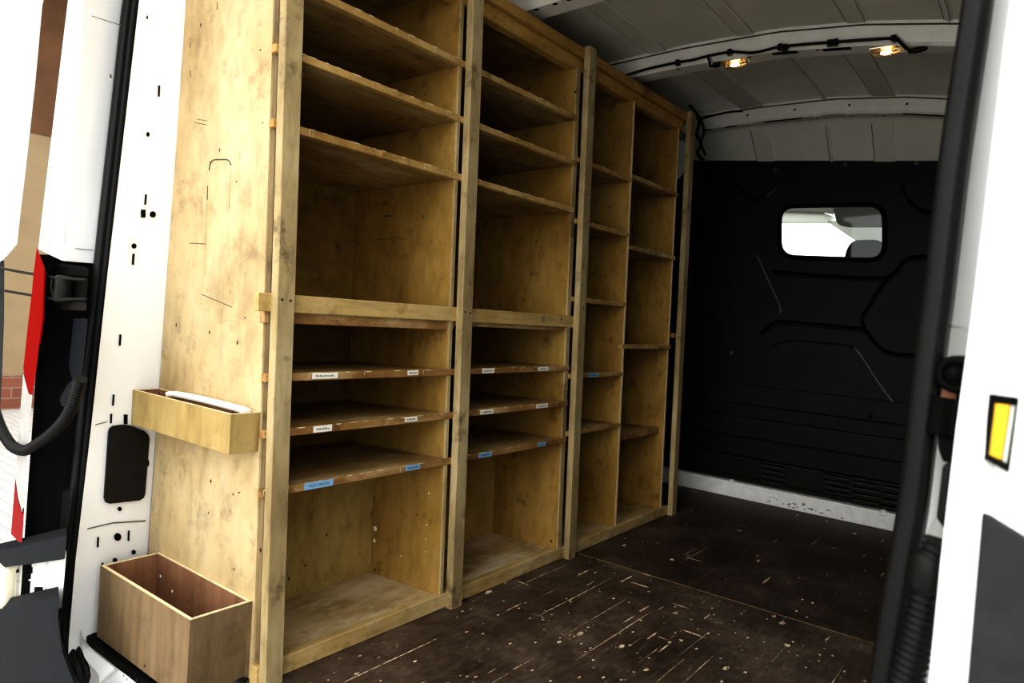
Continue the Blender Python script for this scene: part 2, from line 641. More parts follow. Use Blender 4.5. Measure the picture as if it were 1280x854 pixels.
# a grab outline pressed into the end panel: a shallow routed outline (thin dark bead)
mb = end_mb
outl = [at(u, v, 1, -.0006) for u, v in ((259, 250), (259.5, 232), (261.5, 213), (263, 204), (267, 200), (274, 199.5), (283, 199.5), (287, 202), (288.5, 207))]
mb.tube(smooth_path(outl[:2], 3), .0012, M['marker'], 6)
mb.tube(smooth_path(outl[2:], 3), .0013, M['marker'], 6)
for (a, b_) in (((288.5, 210), (286, 262)), ((257, 300), (259, 252)), ((257.5, 300), (256, 345))):
    p, q = at(*a, 1, -.0001), at(*b_, 1, -.0001)
    mb.tube([p, q], .0007, M['tray_wood'], 6)
for (a, b_, r) in (((272, 3), (271.5, 12), .0011), ((238, 53), (238, 60), .001), ((238, 88), (238, 96), .001), ((243, 153), (258, 156), .0007),
                   ((246, 149), (259, 151), .0006), ((237, 304), (257, 305), .0008), ((252, 368), (290, 384), .0008), ((325, 62), (325.8, 63), .0016),
                   ((328, 153), (328.6, 154), .0014), ((306, 397), (307, 398), .0016), ((298, 616), (300, 616), .0016), ((291, 617), (292, 619), .0016)):
    mb.tube([at(*a, 1, -.0002), at(*b_, 1, -.0002)], r, M['marker'], 6)
part('end_panel', mb, label='broad pale plywood end panel facing the rear doors')

# uprights between the bays
for (ya, yb, nm) in ((Y2 - .0225, Y2 - .0105, 1), (Y3 - .036, Y3 - .014, 2), (YM, YM + .011, 3), (Y4 - .062, Y4 - .052, 4)):
    mb = MB()
    xf = -.030 if nm != 3 else -.0235
    slab(mb, -.455, xf, ya, yb, .0, H - .0785, M['ply_v'])
    slab(mb, -.455, -.0708, ya, yb, H - .079, H - .0345, M['ply_v'])
    if nm < 3:
        slab(mb, xf, xf + .006, ya, yb, BT, H - .079, M['timber_v'], .0006)
    else:
        slab(mb, xf, xf + .0015, ya, yb, BT, H - .079, M['box_edge'], 0)
    if nm == 1:
        # small marks on the boards inside the first bay
        yb_ = Y2 - .0233
        for (u, v, s_, mt) in ((469, 661, .008, 'paper'), (468, 676, .006, 'paper'), (501, 695, .003, 'box_edge'), (533, 656, .0025, 'box_edge'), (532, 674, .0022, 'box_edge'),
                               (536, 617, .0035, 'box_edge'), (532, 690, .002, 'box_edge')):
            p = at(u, v, 1, yb_)
            mb.lathe(p, (0, -1, 0), [(0, s_), (.0006, s_ * .6), (.0007, 0)], M[mt], 9)
        for (a, b_, r) in (((482, 270), (489, 270), .0022), ((500, 299), (512, 298), .0012), ((528, 268), (529.5, 273), .0022), ((447, 304), (449, 305), .0025), ((470, 300), (500, 296), .0008)):
            mb.tube([at(*a, 1, yb_ + .0004), at(*b_, 1, yb_ + .0004)], r, M['marker'] if r != .0012 else M['copper'], 6)
    part('upright_panel', mb)

# back boards
mb = MB()
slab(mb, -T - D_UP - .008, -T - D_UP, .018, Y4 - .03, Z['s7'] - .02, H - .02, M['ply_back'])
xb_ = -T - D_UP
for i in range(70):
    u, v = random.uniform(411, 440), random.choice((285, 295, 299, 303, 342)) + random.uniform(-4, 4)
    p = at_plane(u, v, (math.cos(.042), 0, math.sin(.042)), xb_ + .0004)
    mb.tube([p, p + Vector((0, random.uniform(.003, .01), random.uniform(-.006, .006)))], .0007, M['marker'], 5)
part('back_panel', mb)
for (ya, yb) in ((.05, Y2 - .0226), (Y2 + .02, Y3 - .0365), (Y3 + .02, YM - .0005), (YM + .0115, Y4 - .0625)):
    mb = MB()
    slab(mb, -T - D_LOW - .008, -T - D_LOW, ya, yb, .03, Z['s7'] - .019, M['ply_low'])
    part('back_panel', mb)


# shelves; each front edge carries a lipping that runs past the uprights into the gap behind the posts
def shelf(y0, y1, zt, xb, edge, th=.0165, lip0=None, lip1=None, xf=-T, lipth=None, top=None):
    mb = MB()
    slab(mb, xb, xf - .018, y0, y1, zt - th, zt, top or M['ply_h'])
    l0 = y0 if lip0 is None else lip0
    l1 = y1 if lip1 is None else lip1
    ti = mb.mi(M['ply_top'])
    mb.bm.normal_update()
    mb.bm.faces.ensure_lookup_table()
    top_f = max(mb.bm.faces, key=lambda f: f.calc_center_median().z)
    top_f.material_index = ti
    slab(mb, xf - .0178, xf, l0, l1, zt - (lipth or th), zt + .0006, edge, .0015)
    # pale chips where the front arris is worn
    y = l0 + random.uniform(.0, .06)
    while y < l1 - .05:
        w_ = random.uniform(.004, .035)
        h_ = random.uniform(.0008, .0026)
        q_ = [S(xf + .0003, y, zt + .0004), S(xf + .0003, y + w_ * .4, zt - h_), S(xf + .0003, y + w_ * .8, zt - h_ * .7), S(xf + .0003, y + w_, zt + .0004)]
        mb.poly(q_, M['box_edge'])
        if random.random() < .3:
            z_ = zt - th * random.uniform(.2, .7)
            mb.poly([S(xf + .0003, y, zt - .001), S(xf + .0003, y, z_ - .004), S(xf + .0003, y + .0016, z_ - .004), S(xf + .0003, y + .0016, zt - .001)], M['box_edge'])
        y += w_ + random.uniform(.004, .07)
    return part('shelf', mb)


SH = {}
XB = -T - D_UP + .001
for k in ('s1', 's2', 's3', 'mid', 's5', 's6', 's7'):
    up = k in ('s1', 's2', 's3')
    e = M['edge_up'] if up else M['edge']
    zt = Z[k] - (.012 if k == 'mid' else 0)
    xf = -T - (.012 if k == 'mid' else 0)
    SH['a' + k] = shelf(.0185, Y2 - .0228, zt, XB, e, .0175 if k != 'mid' else .03, -.007, Y2 + .006, xf, .05 if k == 'mid' else None)
    SH['b' + k] = shelf(Y2 - .010, Y3 - .0365, zt, XB, e, .0165 if k != 'mid' else .03, Y2 + .010, Y3 - (.012 if not up else .02), xf, .038 if k == 'mid' else None)
for k in ('l1', 'l2', 'l3', 'l4', 'l5'):
    SH[k] = shelf(Y3 - .0135, YM - .0004, Z[k], XB, M['edge_up'], .0165, Y3 - .012, YM + .016)
for k in ('r1', 'r2', 'r3'):
    SH[k] = shelf(YM + .0115, Y4 - .0625, Z[k], XB, M['edge_up'], .0165, YM + (.0165 if k != 'r3' else -.006), Y4 - .046)
SH['r4'] = shelf(YM + .0115, Y4 - .0625, Z['r4'], XB, M['edge'], .024, YM + .0115, Y4 - .052, -.050)
# base boards of each bay
for (ya, yb) in ((.0185, Y2 - .0228), (Y2 - .010, Y3 - .0365), (Y3 - .0135, YM - .0004), (YM + .0115, Y4 - .0625)):
    mb = MB()
    slab(mb, -.46, -.048, ya, yb, BT - .022, BT - .004, M['ply_floor'])
    part('base_board', mb)

# rails
mb = MB()
slab(mb, -.047, -T, -.008, Y4, .0015, BT, M['timber_w'], .002)
part('bottom_rail', mb)
mb = MB()
slab(mb, -T - .012, -T + .0005, -.030, Y3 + .002, Z['mid'] - .038, Z['mid'] + .001, M['timber_h'], .0015)
part('middle_rail', mb)
mb = MB()
slab(mb, -.070, -T + .001, -.02, Y4 + W, H - .034, H, M['timber_o'], .003)
part('top_rail', mb)
mb = MB()
slab(mb, -.070, -T - .014, -.004, Y4 - .002, H - .078, H - .0345, M['timber_o'], .003)
part('top_rail', mb)
mb = MB()
slab(mb, -.46, -.0705, .0185, Y4 - .03, H - .034, H - .016, M['ply_h'])
part('top_board', mb)
mb = MB()
slab(mb, -T - .02, -T, Y4 - .024, Y4 - .001, .655 + .12, .655 + .14, M['edge'])
part('spacer_block', mb)


# stickers on the shelf edges
def letters(mb, y0, y1, z0, z1, x, mat, text=None):
    if text:
        cu = bpy.data.curves.new('lettering', 'FONT')
        cu.body = text
        cu.size = 1
        ob = bpy.data.objects.new('lettering', cu)
        COL.objects.link(ob)
        dg = bpy.context.evaluated_depsgraph_get()
        me = bpy.data.meshes.new_from_object(ob.evaluated_get(dg))
        bpy.data.objects.remove(ob)
        b = bmesh.new()
        b.from_mesh(me)
        bpy.data.meshes.remove(me)
        xs_ = [v.co.x for v in b.verts]
        ys_ = [v.co.y for v in b.verts]
        ax, bx_, ay, by = min(xs_), max(xs_), min(ys_), max(ys_)
        mb.merge(b, mat, lambda X, Y, Z_: S(x, y0 + (X - ax) / (bx_ - ax) * (y1 - y0), z0 + (Y - ay) / (by - ay) * (z1 - z0)))
    else:
        y = y0
        while y < y1:
            w = random.uniform(.0016, .0032)
            h = random.choice((.6, .8, 1))
            pts = [S(x, y, z0), S(x, min(y + w, y1), z0), S(x, min(y + w, y1), z0 + (z1 - z0) * h), S(x, y, z0 + (z1 - z0) * h)]
            mb.poly(pts, mat)
            y += w + .0012


def on_x(u, v):
    """shelf-frame (y, z) of a photo point on the shelf front plane"""
    p = at_plane(u, v, (math.cos(.042), 0, math.sin(.042)), -T)
    return p.y


def sticker(sh, u0, u1, zt, blue, text=None, v=480, h=.0155, tilt=0):
    y0, y1 = on_x(u0, v), on_x(u1, v)
    mb = MB()
    x = -T + .0009
    za, zb = zt - h - .0005, zt - .0005
    bm_ = M['blue_label'] if blue else M['white_label']
    a, c = S(x, y0, za - tilt), S(x, y1, za)
    d, e = S(x, y1, zb), S(x, y0, zb - tilt)
    mb.prism([a, c, d, e], (.0004, 0, 0), bm_)
    m_ = (y1 - y0) * .14
    letters(mb, y0 + m_, y1 - m_, za + h * .34 - tilt, zb - h * .34, x + .0008, M['navy_ink'] if blue else M['ink'], text)
    o = mb.obj('sticker', None, sh)
    o['label'] = ('blue' if blue else 'white') + ' printed sticker'
    return o


sticker(SH['as5'], 390, 422, Z['s5'], False, v=468, h=.0135)
sticker(SH['as5'], 508.5, 522, Z['s5'], False, v=466, h=.0125)
sticker(SH['as6'], 391.5, 414.5, Z['s6'], False, v=537, h=.0145)
sticker(SH['as6'], 505, 520.5, Z['s6'], False, v=525, h=.0125)
sticker(SH['as7'], 380, 416, Z['s7'], True, 'PALLET OPENING', v=606, h=.0155)
sticker(SH['as7'], 506, 524, Z['s7'], True, v=586, h=.0135)
sticker(SH['bs5'], 601, 616, Z['s5'], False, v=463, h=.014)
sticker(SH['bs5'], 670, 683, Z['s5'], False, v=462, h=.013)
sticker(SH['bs6'], 598.5, 615, Z['s6'], False, v=515, h=.014)
sticker(SH['bs6'], 668, 682.5, Z['s6'], False, v=508, h=.013)
sticker(SH['bs7'], 597, 613, Z['s7'], True, v=569, h=.0145)
sticker(SH['bs7'], 670, 680, Z['s7'], True, v=556, h=.013)
sticker(SH['l4'], 733, 745, Z['l4'], True, v=470, h=.0135)

# ------------------------------------------------------------------ boxes on the end panel


def open_box(name, x0, x1, y0, y1, z0, z1, th, outer, inner, edge, label, cat, dabs=()):
    backs = 0
    r = empty(name, ((x0 + x1) / 2, (y0 + y1) / 2, z0), label, cat)

    def brd(nm, a, wall=True):
        mb = MB()
        mb.box(*a, outer, .0006)
        mb.bm.normal_update()
        cx, cy = (x0 + x1) / 2, (y0 + y1) / 2
        ii, ei = mb.mi(inner), mb.mi(edge)
        for f in mb.bm.faces:
            c = f.calc_center_median()
            n = f.normal
            if n.z > .9:
                f.material_index = ei if wall else ii
            elif Vector((cx - c.x, cy - c.y, 0)).dot(n) > 0 and abs(n.z) < .2 and wall:
                if x0 + th * .9 < c.x < x1 - th * .9 and y0 + th * .9 < c.y + 1e-4 and c.y < y1 - th * .9 + 1e-4 or abs(n.x) > .9:
                    f.material_index = ii
        if nm == 'back_board':
            for (x, z) in dabs:
                mb.lathe((x, y1 - th - .0002, z), (0, -1, 0), [(0, .004), (.001, .002), (.0011, 0)], M['paper'], 8)
        mb.obj(nm, None, r, recalc=False)
    brd('front_board', (x0, x1, y0, y0 + th, z0, z1))
    brd('back_board', (x0, x1, y1 - th - backs, y1, z0, z1))
    brd('side_board', (x0, x0 + th, y0 + th, y1 - th - backs, z0, z1))
    brd('side_board', (x1 - th, x1, y0 + th, y1 - th - backs, z0, z1))
    brd('bottom_board', (x0 + th, x1 - th, y0 + th, y1 - th - backs, z0, z0 + th), False)
    return r


lb = open_box('wooden_box', -.4678, -.0611, -.1396, -.0008, .0015, .1714, .009, M['box_wood'], M['box_in'], M['box_edge'],
              'open reddish plywood box standing low at the foot of the shelving end panel', 'box',
              ((-.38, .10), (-.33, .062), (-.325, .055), (-.12, .13), (-.135, .12), (-.44, .12)))
ub = open_box('wooden_tray', -.5042, -.0716, -.0694, -.0008, .4942, .5782, .008, M['tray_wood'], M['box_in'], M['box_edge'],
              'shallow yellow plywood tray fixed halfway up the shelving end panel', 'tray')
mb = MB()
pth = smooth_path([(-.425, -.022, .574), (-.40, -.017, .578), (-.30, -.0155, .580), (-.19, -.0155, .580), (-.110, -.0175, .579), (-.088, -.022, .575)], 8)
mb.tube(pth, 1, M['paper'], prof=[(.006, -.008), (.006, .006), (.0045, .008), (-.006, .008), (-.006, -.008)], up=(0, 0, 1))
pth = smooth_path([(-.425, -.040, .566), (-.40, -.050, .5715), (-.28, -.0565, .5725), (-.15, -.0565, .571), (-.088, -.052, .566)], 8)
mb.tube(pth, 1, M['paper'], prof=[(.002, -.003), (.002, .003), (-.03, .003), (-.03, -.003)], up=(0, 0, 1))
o = mb.obj('foam_strip', None)
tag(o, 'white foam strip folded lengthwise inside the shallow plywood tray', 'foam')

# ------------------------------------------------------------------ van shell: floor
YB = 2.625
mb = MB()
b = bmesh.new()
fl = [(-.50, -.055), (1.24, -.055), (1.24, YB + .01), (-.60, YB + .01), (-.60, .03), (-.53, .02)]
mb.prism([(x, y, 0) for x, y in fl], (0, 0, -.02), M['floor'])
struct(mb.obj('floor'))

# threshold strip and white sill behind the doors
mb = MB()
mb.box(-.505, 1.24, -.150, -.0555, -.024, -.004, M['plastic'], .002)
struct(mb.obj('trim_1'))

# gasket plane leans forward a little, like the rear of the van
GN, GD = (0, 1, -.055), -.185
gp = lambda u, v: at_plane(u, v, GN, GD)
ing = [(180, 0), (165, 133), (150, 267), (139.6, 350), (123.7, 500), (105, 660), (97, 745), (92, 789), (97, 823), (116, 854)]
left_mid = [(168, 0), (153, 133), (138, 267), (129, 350), (112.5, 500), (96, 660), (88.5, 720), (82.5, 774), (85, 808), (100, 848)]
right_mid = [(1105.5, 854), (1122, 745), (1140, 640), (1151, 550), (1165, 427), (1173, 370), (1193, 200), (1223, 0)]
L_ = [gp(*p) for p in left_mid]
R_ = [gp(*p) for p in right_mid]
# continue the loop beyond the frame: along the sill and over the top
lt = L_[0] + (L_[0] - L_[1]).normalized() * .24
gy = lambda z: -.185 + .055 * z
mk = lambda x, z: Vector((x, gy(z), z))
top = [mk(L_[0].x + .03, 1.62), mk(L_[0].x + .07, 1.72), mk(L_[0].x + .16, 1.79), mk(.0, 1.83), mk(.4, 1.845), mk(.85, 1.82), mk(1.10, 1.75), mk(1.18, 1.64), mk(R_[-1].x + .01, 1.4)]
bot = [mk(-.48, -.160), mk(-.35, -.166), mk(.3, -.17), mk(.95, -.166), mk(1.07, -.13), mk(R_[0].x - .018, -.03), mk(R_[0].x - .01, .2)]
loop = L_ + bot + R_ + top[::-1]
path = []
n = len(loop)
for i in range(n):
    p0, p1, p2, p3 = loop[i - 1], loop[i], loop[(i + 1) % n], loop[(i + 2) % n]
    for k in range(5):
        u = k / 5
        path.append(.5 * ((2 * p1) + (p2 - p0) * u + (2 * p0 - 5 * p1 + 4 * p2 - p3) * u * u + (3 * p1 - p0 - 3 * p2 + p3) * u ** 3))
prof = []
pr_ = [(-.021, -.011), (-.0225, -.003), (-.021, .006), (-.0165, .0105), (-.011, .0095), (-.0085, .006), (-.005, .0085), (.001, .0115), (.006, .0095), (.0085, .0055),
       (.012, .0085), (.0165, .0095), (.0205, .006), (.022, -.003), (.0205, -.011)]
mb = MB()
cen = Vector((.36, -.13, .8))
mb.tube(path, 1, M['rubber'], prof=pr_, up=(0, 1, -.055), closed=True)
seal = mb.obj('door_seal', None)
tag(seal, 'black ribbed rubber seal framing the open rear doorway of the van', 'door seal')

# left door pillar: white strip between seal and end panel
edge_in = [at(u, v, 1, .0) for u, v in ((236, -40), (233, 0), (221, 175), (208, 350), (195, 530), (183, 700), (176, 800))]
edge_out = [gp(u, v) for u, v in ((184, -40), (180, 0), (160, 175), (139.6, 350), (120.5, 530), (100.5, 700), (92, 800))]


def strip(mb, A, B, mat, ext=0.0):
    va = [mb.bm.verts.new(p) for p in A]
    vb = [mb.bm.verts.new(p) for p in B]
    for i in range(len(A) - 1):
        f = mb.bm.faces.new((va[i], vb[i], vb[i + 1], va[i + 1]))
        f.material_index = mb.mi(mat)
        f.smooth = True


mb = MB()
eo = [p + Vector((-.006, -.008, 0)) for p in edge_out]
ei = [p + Vector((-.003, .018, 0)) for p in edge_in]
eo = [eo[0] + Vector((.03, .01, .30))] + eo
ei = [ei[0] + Vector((.03, 0, .30))] + ei
eo.append(eo[-1] + Vector((.03, -.01, -.12)))
ei.append(ei[-1] + Vector((.03, -.0, -.12)))


def dense(P, n=10):
    out = []
    for a, c in zip(P, P[1:]):
        out += [a + (c - a) * (k / n) for k in range(n)]
    return out + [P[-1]]


ei, eo = dense(ei), dense(eo)
strip(mb, ei, eo, M['white_paint'])
# plane of the pillar for its holes
A0, A1, A2 = at(208, 350, 1, 0), gp(139.6, 350), at(183, 700, 1, 0)
pn = (A1 - A0).cross(A2 - A0).normalized()
if pn.dot(CAM - A0) < 0:
    pn = -pn


def onp(u, v, off=.0035):
    # refine on the actual strip: plane through the local strip segment
    for i in range(len(ei) - 1):
        q0, q1, q2, q3 = ei[i], eo[i], eo[i + 1], ei[i + 1]
        nn = (q1 - q0).cross(q3 - q0).normalized()
        if nn.dot(CAM - q0) < 0:
            nn = -nn
        p = at_plane(u, v, nn, nn.dot(q0))
        if min(q2.z, q3.z) - .001 <= p.z <= max(q0.z, q1.z) + .001:
            return p + nn * off
    p = at_plane(u, v, pn, pn.dot(A0))
    return p + pn * off


def slot(u0, v0, u1, v1, w, mat='black_gap'):
    d = Vector((v1 - v0, -(u1 - u0)))
    d = d.normalized() * w / 2
    q = [(u0 - d.x, v0 - d.y), (u0 + d.x, v0 + d.y), (u1 + d.x, v1 + d.y), (u1 - d.x, v1 - d.y)]
    mb.poly([onp(*p) for p in q], M[mat])


def dot(u, v, ru, rv, mat='black_gap'):
    mb.poly([onp(u + ru * math.cos(k * .5236), v + rv * math.sin(k * .5236)) for k in range(12)], M[mat])


for s_ in ((198, 107, 197.5, 121, 2.6), (181.5, 243, 180.5, 256, 2.6), (178, 262, 178, 272, 6), (166, 317, 165, 331, 3), (149.5, 418, 148.5, 432, 2.8), (141, 493, 140, 507, 2.6), (138, 517, 137.4, 529, 2.6),
           (156, 518, 156, 530, 5), (121.5, 671, 121, 684, 2.6), (160, 663, 159.4, 676, 2.4), (127, 703, 126.4, 716, 2.6), (183, 20, 183, 24, 2)):
    slot(*s_)
for d_ in ((184, 168, 2.2, 3), (190, 268, 4, 4), (166.5, 307.5, 3.3, 3.3), (146, 671, 4.6, 5), (166, 690, 2.8, 3), (166, 700.5, 2.4, 2.4), (142.5, 700, 3, 3), (148.5, 636, 2.8, 2.8), (183, 577, 2.2, 3.2), (184, 579, 1.5, 4)):
    dot(*d_)
slot(108, 661, 140, 653.5, 1.3, 'marker')
slot(140, 653.5, 181, 651, 1.5, 'marker')
slot(118, 531, 133, 527, 1.0, 'marker')
slot(160, 299, 172, 300, .8, 'cab_light')
slot(160, 299, 158.5, 332, .8, 'cab_light')
mb.tube([p + Vector((.006, -.014, 0)) for p in ei[10:-10]], .0035, M['edge_b'], 6)
# sill: inner lip of the opening, curving from pillar into the threshold
low = smooth_path([gp(u + 1, v) + Vector((.0, .012, 0)) for u, v in ((92.5, 790), (97, 823), (116, 854))] + [mk(-.45, -.150), mk(-.3, -.155), mk(.4, -.155), mk(1.2, -.155)], 6)
inn = smooth_path([at(u, v, 1, -.1515) for u, v in ((104, 797), (118, 815), (142, 834))] + [Vector((-.30, -.1515, -.020)), Vector((-.2, -.1515, -.020)), Vector((.4, -.1515, -.02)), Vector((1.2, -.1515, -.02))], 6)
m_ = min(len(low), len(inn))
strip(mb, inn[:m_], low[:m_], M['white_paint'])
for i in range(16):
    u = random.uniform(135, 185)
    v = 838 + (u - 135) * .42 + random.uniform(-6, 6)
    p = at(u, v, 1, -.1535)
    mb.lathe(p, (0, -1, 0), [(0, random.uniform(.001, .003)), (.0004, .0005), (.0005, 0)], M['marker'], 7)
struct(mb.obj('wall_rear', None, recalc=True))

# black rounded cover plate on the pillar
mb = MB()
cp = [(139, 532), (149, 530.5), (160, 531), (178, 538), (183, 543), (184.5, 548), (179, 617), (177, 622), (172, 625), (135, 629), (130, 627.5), (128, 622), (133.5, 540), (135, 535)]
mb.prism([onp(u, v, .003) for u, v in cp], pn * .006, M['cover'], .0015)
o = mb.obj('cover_plate')
tag(o, 'black rounded rectangular plastic cover plate on the white left door pillar', 'cover plate')

# ------------------------------------------------------------------ walls
ZT = 1.80
mb = MB()
strip(mb, [(-.585, 0.015, -.02), (-.585, YB, -.02)], [(-.585, .015, .9), (-.585, YB, .9)], M['lining'])
strip(mb, [(-.585, 0.015, .9), (-.585, YB, .9)], [(-.545, .015, 1.9), (-.545, YB, 1.9)], M['lining'])
struct(mb.obj('wall_left'))
mb = MB()
strip(mb, [(1.22, -.12, -.05), (1.24, YB, -.05)], [(1.27, -.12, .9), (1.27, YB, .9)], M['far_wall'])
strip(mb, [(1.27, -.12, .9), (1.27, YB, .9)], [(1.19, -.10, 1.75), (1.19, YB, 1.75)], M['far_wall'])
struct(mb.obj('wall_right'))

# ------------------------------------------------------------------ roof skin, bows, swages
PX = [(-.62, 1.66), (-.57, 1.77), (-.50, 1.815), (-.43, 1.838), (-.2, 1.853), (.1, 1.865), (.43, 1.862), (.71, 1.834), (.966, 1.788), (1.12, 1.745), (1.19, 1.70), (1.25, 1.60)]


def zroof(x):
    for (a, za), (b_, zb) in zip(PX, PX[1:]):
        if a <= x <= b_:
            return za + (zb - za) * (x - a) / (b_ - a)
    return PX[0][1] if x < PX[0][0] else PX[-1][1]


bt = lambda x: 1.6765 - .0785 * x   # top edge of the partition


def zskin(x, y):
    z = zroof(x)
    if y > 2.42:
        z += (min(z, bt(x) - .003) - z) * (y - 2.42) / (YB - 2.42)
    return z


mb = MB()
ys = [-.12, .3, .9, 1.3, 1.6, 2.0, 2.42, 2.50, 2.58, YB + .01]
xs = [PX[0][0] + (PX[-1][0] - PX[0][0]) * i / 40 for i in range(41)]
g_ = [[mb.bm.verts.new((x, y, zskin(x, y))) for x in xs] for y in ys]
for i in range(len(ys) - 1):
    for j in range(40):
        f = mb.bm.faces.new((g_[i][j], g_[i][j + 1], g_[i + 1][j + 1], g_[i + 1][j]))
        f.smooth = True
        f.material_index = mb.mi(M['roof'])


def band(xa, xb, ya, yb, drop=.006):
    """pressed swage running fore and aft"""
    nseg = 6
    w = .006
    cols = []
    for i in range(nseg + 1):
        y = ya + (yb - ya) * i / nseg
        cols.append([mb.bm.verts.new(p) for p in ((xa - w, y, zskin(xa - w, y) - .0008), (xa, y, zskin(xa, y) - drop), (xb, y, zskin(xb, y) - drop), (xb + w, y, zskin(xb + w, y) - .0008))])
    for a, b_ in zip(cols, cols[1:]):
        for k in range(3):
            f = mb.bm.faces.new((a[k], a[k + 1], b_[k + 1], b_[k]))
            f.material_index = mb.mi(M['roof_band'])
    mb.tube([(xb + .003, ya + (yb - ya) * i / 8, zskin(xb + .003, ya + (yb - ya) * i / 8) - drop * .8) for i in range(9)], .0035, M['rib'], 6)  # pale tube paints the lit edge of the swage
    mb.tube([(xa - .005, ya + (yb - ya) * i / 8, zskin(xa - .005, ya + (yb - ya) * i / 8) - .001) for i in range(9)], .0016, M['far_wall'], 6)  # thin dark tube paints its shaded edge


rx_ = lambda u, v: at(u, v, 2, 1.855).x
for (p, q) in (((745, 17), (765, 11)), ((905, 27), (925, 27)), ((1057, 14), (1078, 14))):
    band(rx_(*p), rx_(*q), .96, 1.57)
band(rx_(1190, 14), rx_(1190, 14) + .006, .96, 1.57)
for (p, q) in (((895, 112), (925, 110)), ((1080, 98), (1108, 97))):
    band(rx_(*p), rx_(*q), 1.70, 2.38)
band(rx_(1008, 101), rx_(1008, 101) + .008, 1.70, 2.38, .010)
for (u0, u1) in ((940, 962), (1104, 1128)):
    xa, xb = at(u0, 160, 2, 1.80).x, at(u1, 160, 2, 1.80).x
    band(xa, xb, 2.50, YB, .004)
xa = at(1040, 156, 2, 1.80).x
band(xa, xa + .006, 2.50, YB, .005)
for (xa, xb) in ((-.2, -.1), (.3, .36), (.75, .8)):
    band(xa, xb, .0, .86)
struct(mb.obj('ceiling'))


def bow(name, y, dz, wid, seam=True):
    mb = MB()
    prof_ = [(-.028, 0.004), (-.020, -.016), (-.004, -dz + .010), (.004, -dz), (wid - .012, -dz), (wid, -dz + .008), (wid + .012, -.012), (wid + .025, .004)]
    n_ = 44
    cols = []
    for i in range(n_ + 1):
        x = -.60 + 1.82 * i / n_
        cols.append([mb.bm.verts.new((x, y + a, zskin(x, y) + b_)) for a, b_ in prof_])
    for a, b_ in zip(cols, cols[1:]):
        for k in range(len(prof_) - 1):
            f = mb.bm.faces.new((a[k], a[k + 1], b_[k + 1], b_[k]))
            f.material_index = mb.mi(M['rib'])
    if seam:
        pts = [(x, y - .0225, zskin(x, y) - .011) for x in [-.58 + 1.78 * i / 40 for i in range(41)]]
        mb.tube(pts, .0028, M['marker'], 6)
    return mb


def undot(mb, x, y, dz, rx, ry, mat='black_gap'):
    z = zskin(x, y) - dz
    mb.poly([(x + rx * c, y + .012 + ry * s_, zskin(x + rx * c, y) - dz - .0012) for c, s_ in [(math.cos(k * .5236), math.sin(k * .5236)) for k in range(12)]], M[mat])


def facedot(mb, x, y, dz, r, mat='black_gap'):
    z = zskin(x, y) - dz * .55
    mb.poly([(x + r * math.cos(k * .5236), y - .0155 + .0, z + r * math.sin(k * .5236)) for k in range(12)], M[mat])


BY1, BY2, BY0 = 1.60, 2.40, .90
mb = bow('trim_2', BY1, .068, .085)
for x in (-.20, -.12, .06, .25, .33, .56, .62, .80):
    undot(mb, x, BY1, .068, .006, .006)
for u0, u1, v in ((965, 996, 68.5), (1028, 1063, 63.5)):
    xa, xb = at(u0, v, 1, BY1 + .01).x, at(u1, v, 1, BY1 + .01).x
    mb.prism([(xa, BY1 + .004, zskin(xa, BY1) - .069), (xb, BY1 + .004, zskin(xb, BY1) - .069), (xb, BY1 + .026, zskin(xb, BY1) - .069), (xa, BY1 + .026, zskin(xa, BY1) - .069)], (0, 0, -.0012), M['black_gap'])
struct(mb.obj('trim_2'))
mb = bow('trim_3', BY2, .068, .07)
for u0, u1, v in ((955, 1002, 155), (1127, 1181, 150.5), (905, 920, 168), (878, 888, 172)):
    xa, xb = at(u0, v, 1, BY2 + .01).x, at(u1, v, 1, BY2 + .01).x
    mb.prism([(xa, BY2 + .005, zskin(xa, BY2) - .069), (xb, BY2 + .005, zskin(xb, BY2) - .069), (xb, BY2 + .021, zskin(xb, BY2) - .069), (xa, BY2 + .021, zskin(xa, BY2) - .069)], (0, 0, -.0012), M['black_gap'])
for u, v in ((935, 160), (1021, 152), (1063, 150), (1104, 149)):
    x = at(u, v, 1, BY2 + .01).x
    mb.lathe((x, BY2 + .014, zskin(x, BY2) - .068), (0, 0, -1), [(0, .020), (.003, .020), (.006, .014), (.006, .006), (.002, 0)], M['rib'], 14)
    undot(mb, x, BY2, .0745, .005, .004)
for u, v in ((993, 145), (1061, 141), (1133, 140), (934, 152)):
    x = at(u, v, 1, BY2 - .012).x
    mb.lathe((x, BY2 - .012, zskin(x, BY2) - .035), (0, -1, -.3), [(0, .0045), (.004, .0045), (.004, 0)], M['black_gap'], 10)
struct(mb.obj('trim_3'))
mb = bow('trim_4', BY0, .075, .09)
for x in (-.16, -.10, -.03, .02, .10, .16):
    undot(mb, x, BY0, .075, .009, .007)
    facedot(mb, x + .03, BY0 - .003, .075, .005)
struct(mb.obj('trim_4'))
mb = bow('trim_5', .12, .075, .09)
struct(mb.obj('trim_5'))


# cable along the middle bow
def bowpt(u, v, off=0.0):
    p = at(u, v, 1, BY1 - .020 + off)
    return p


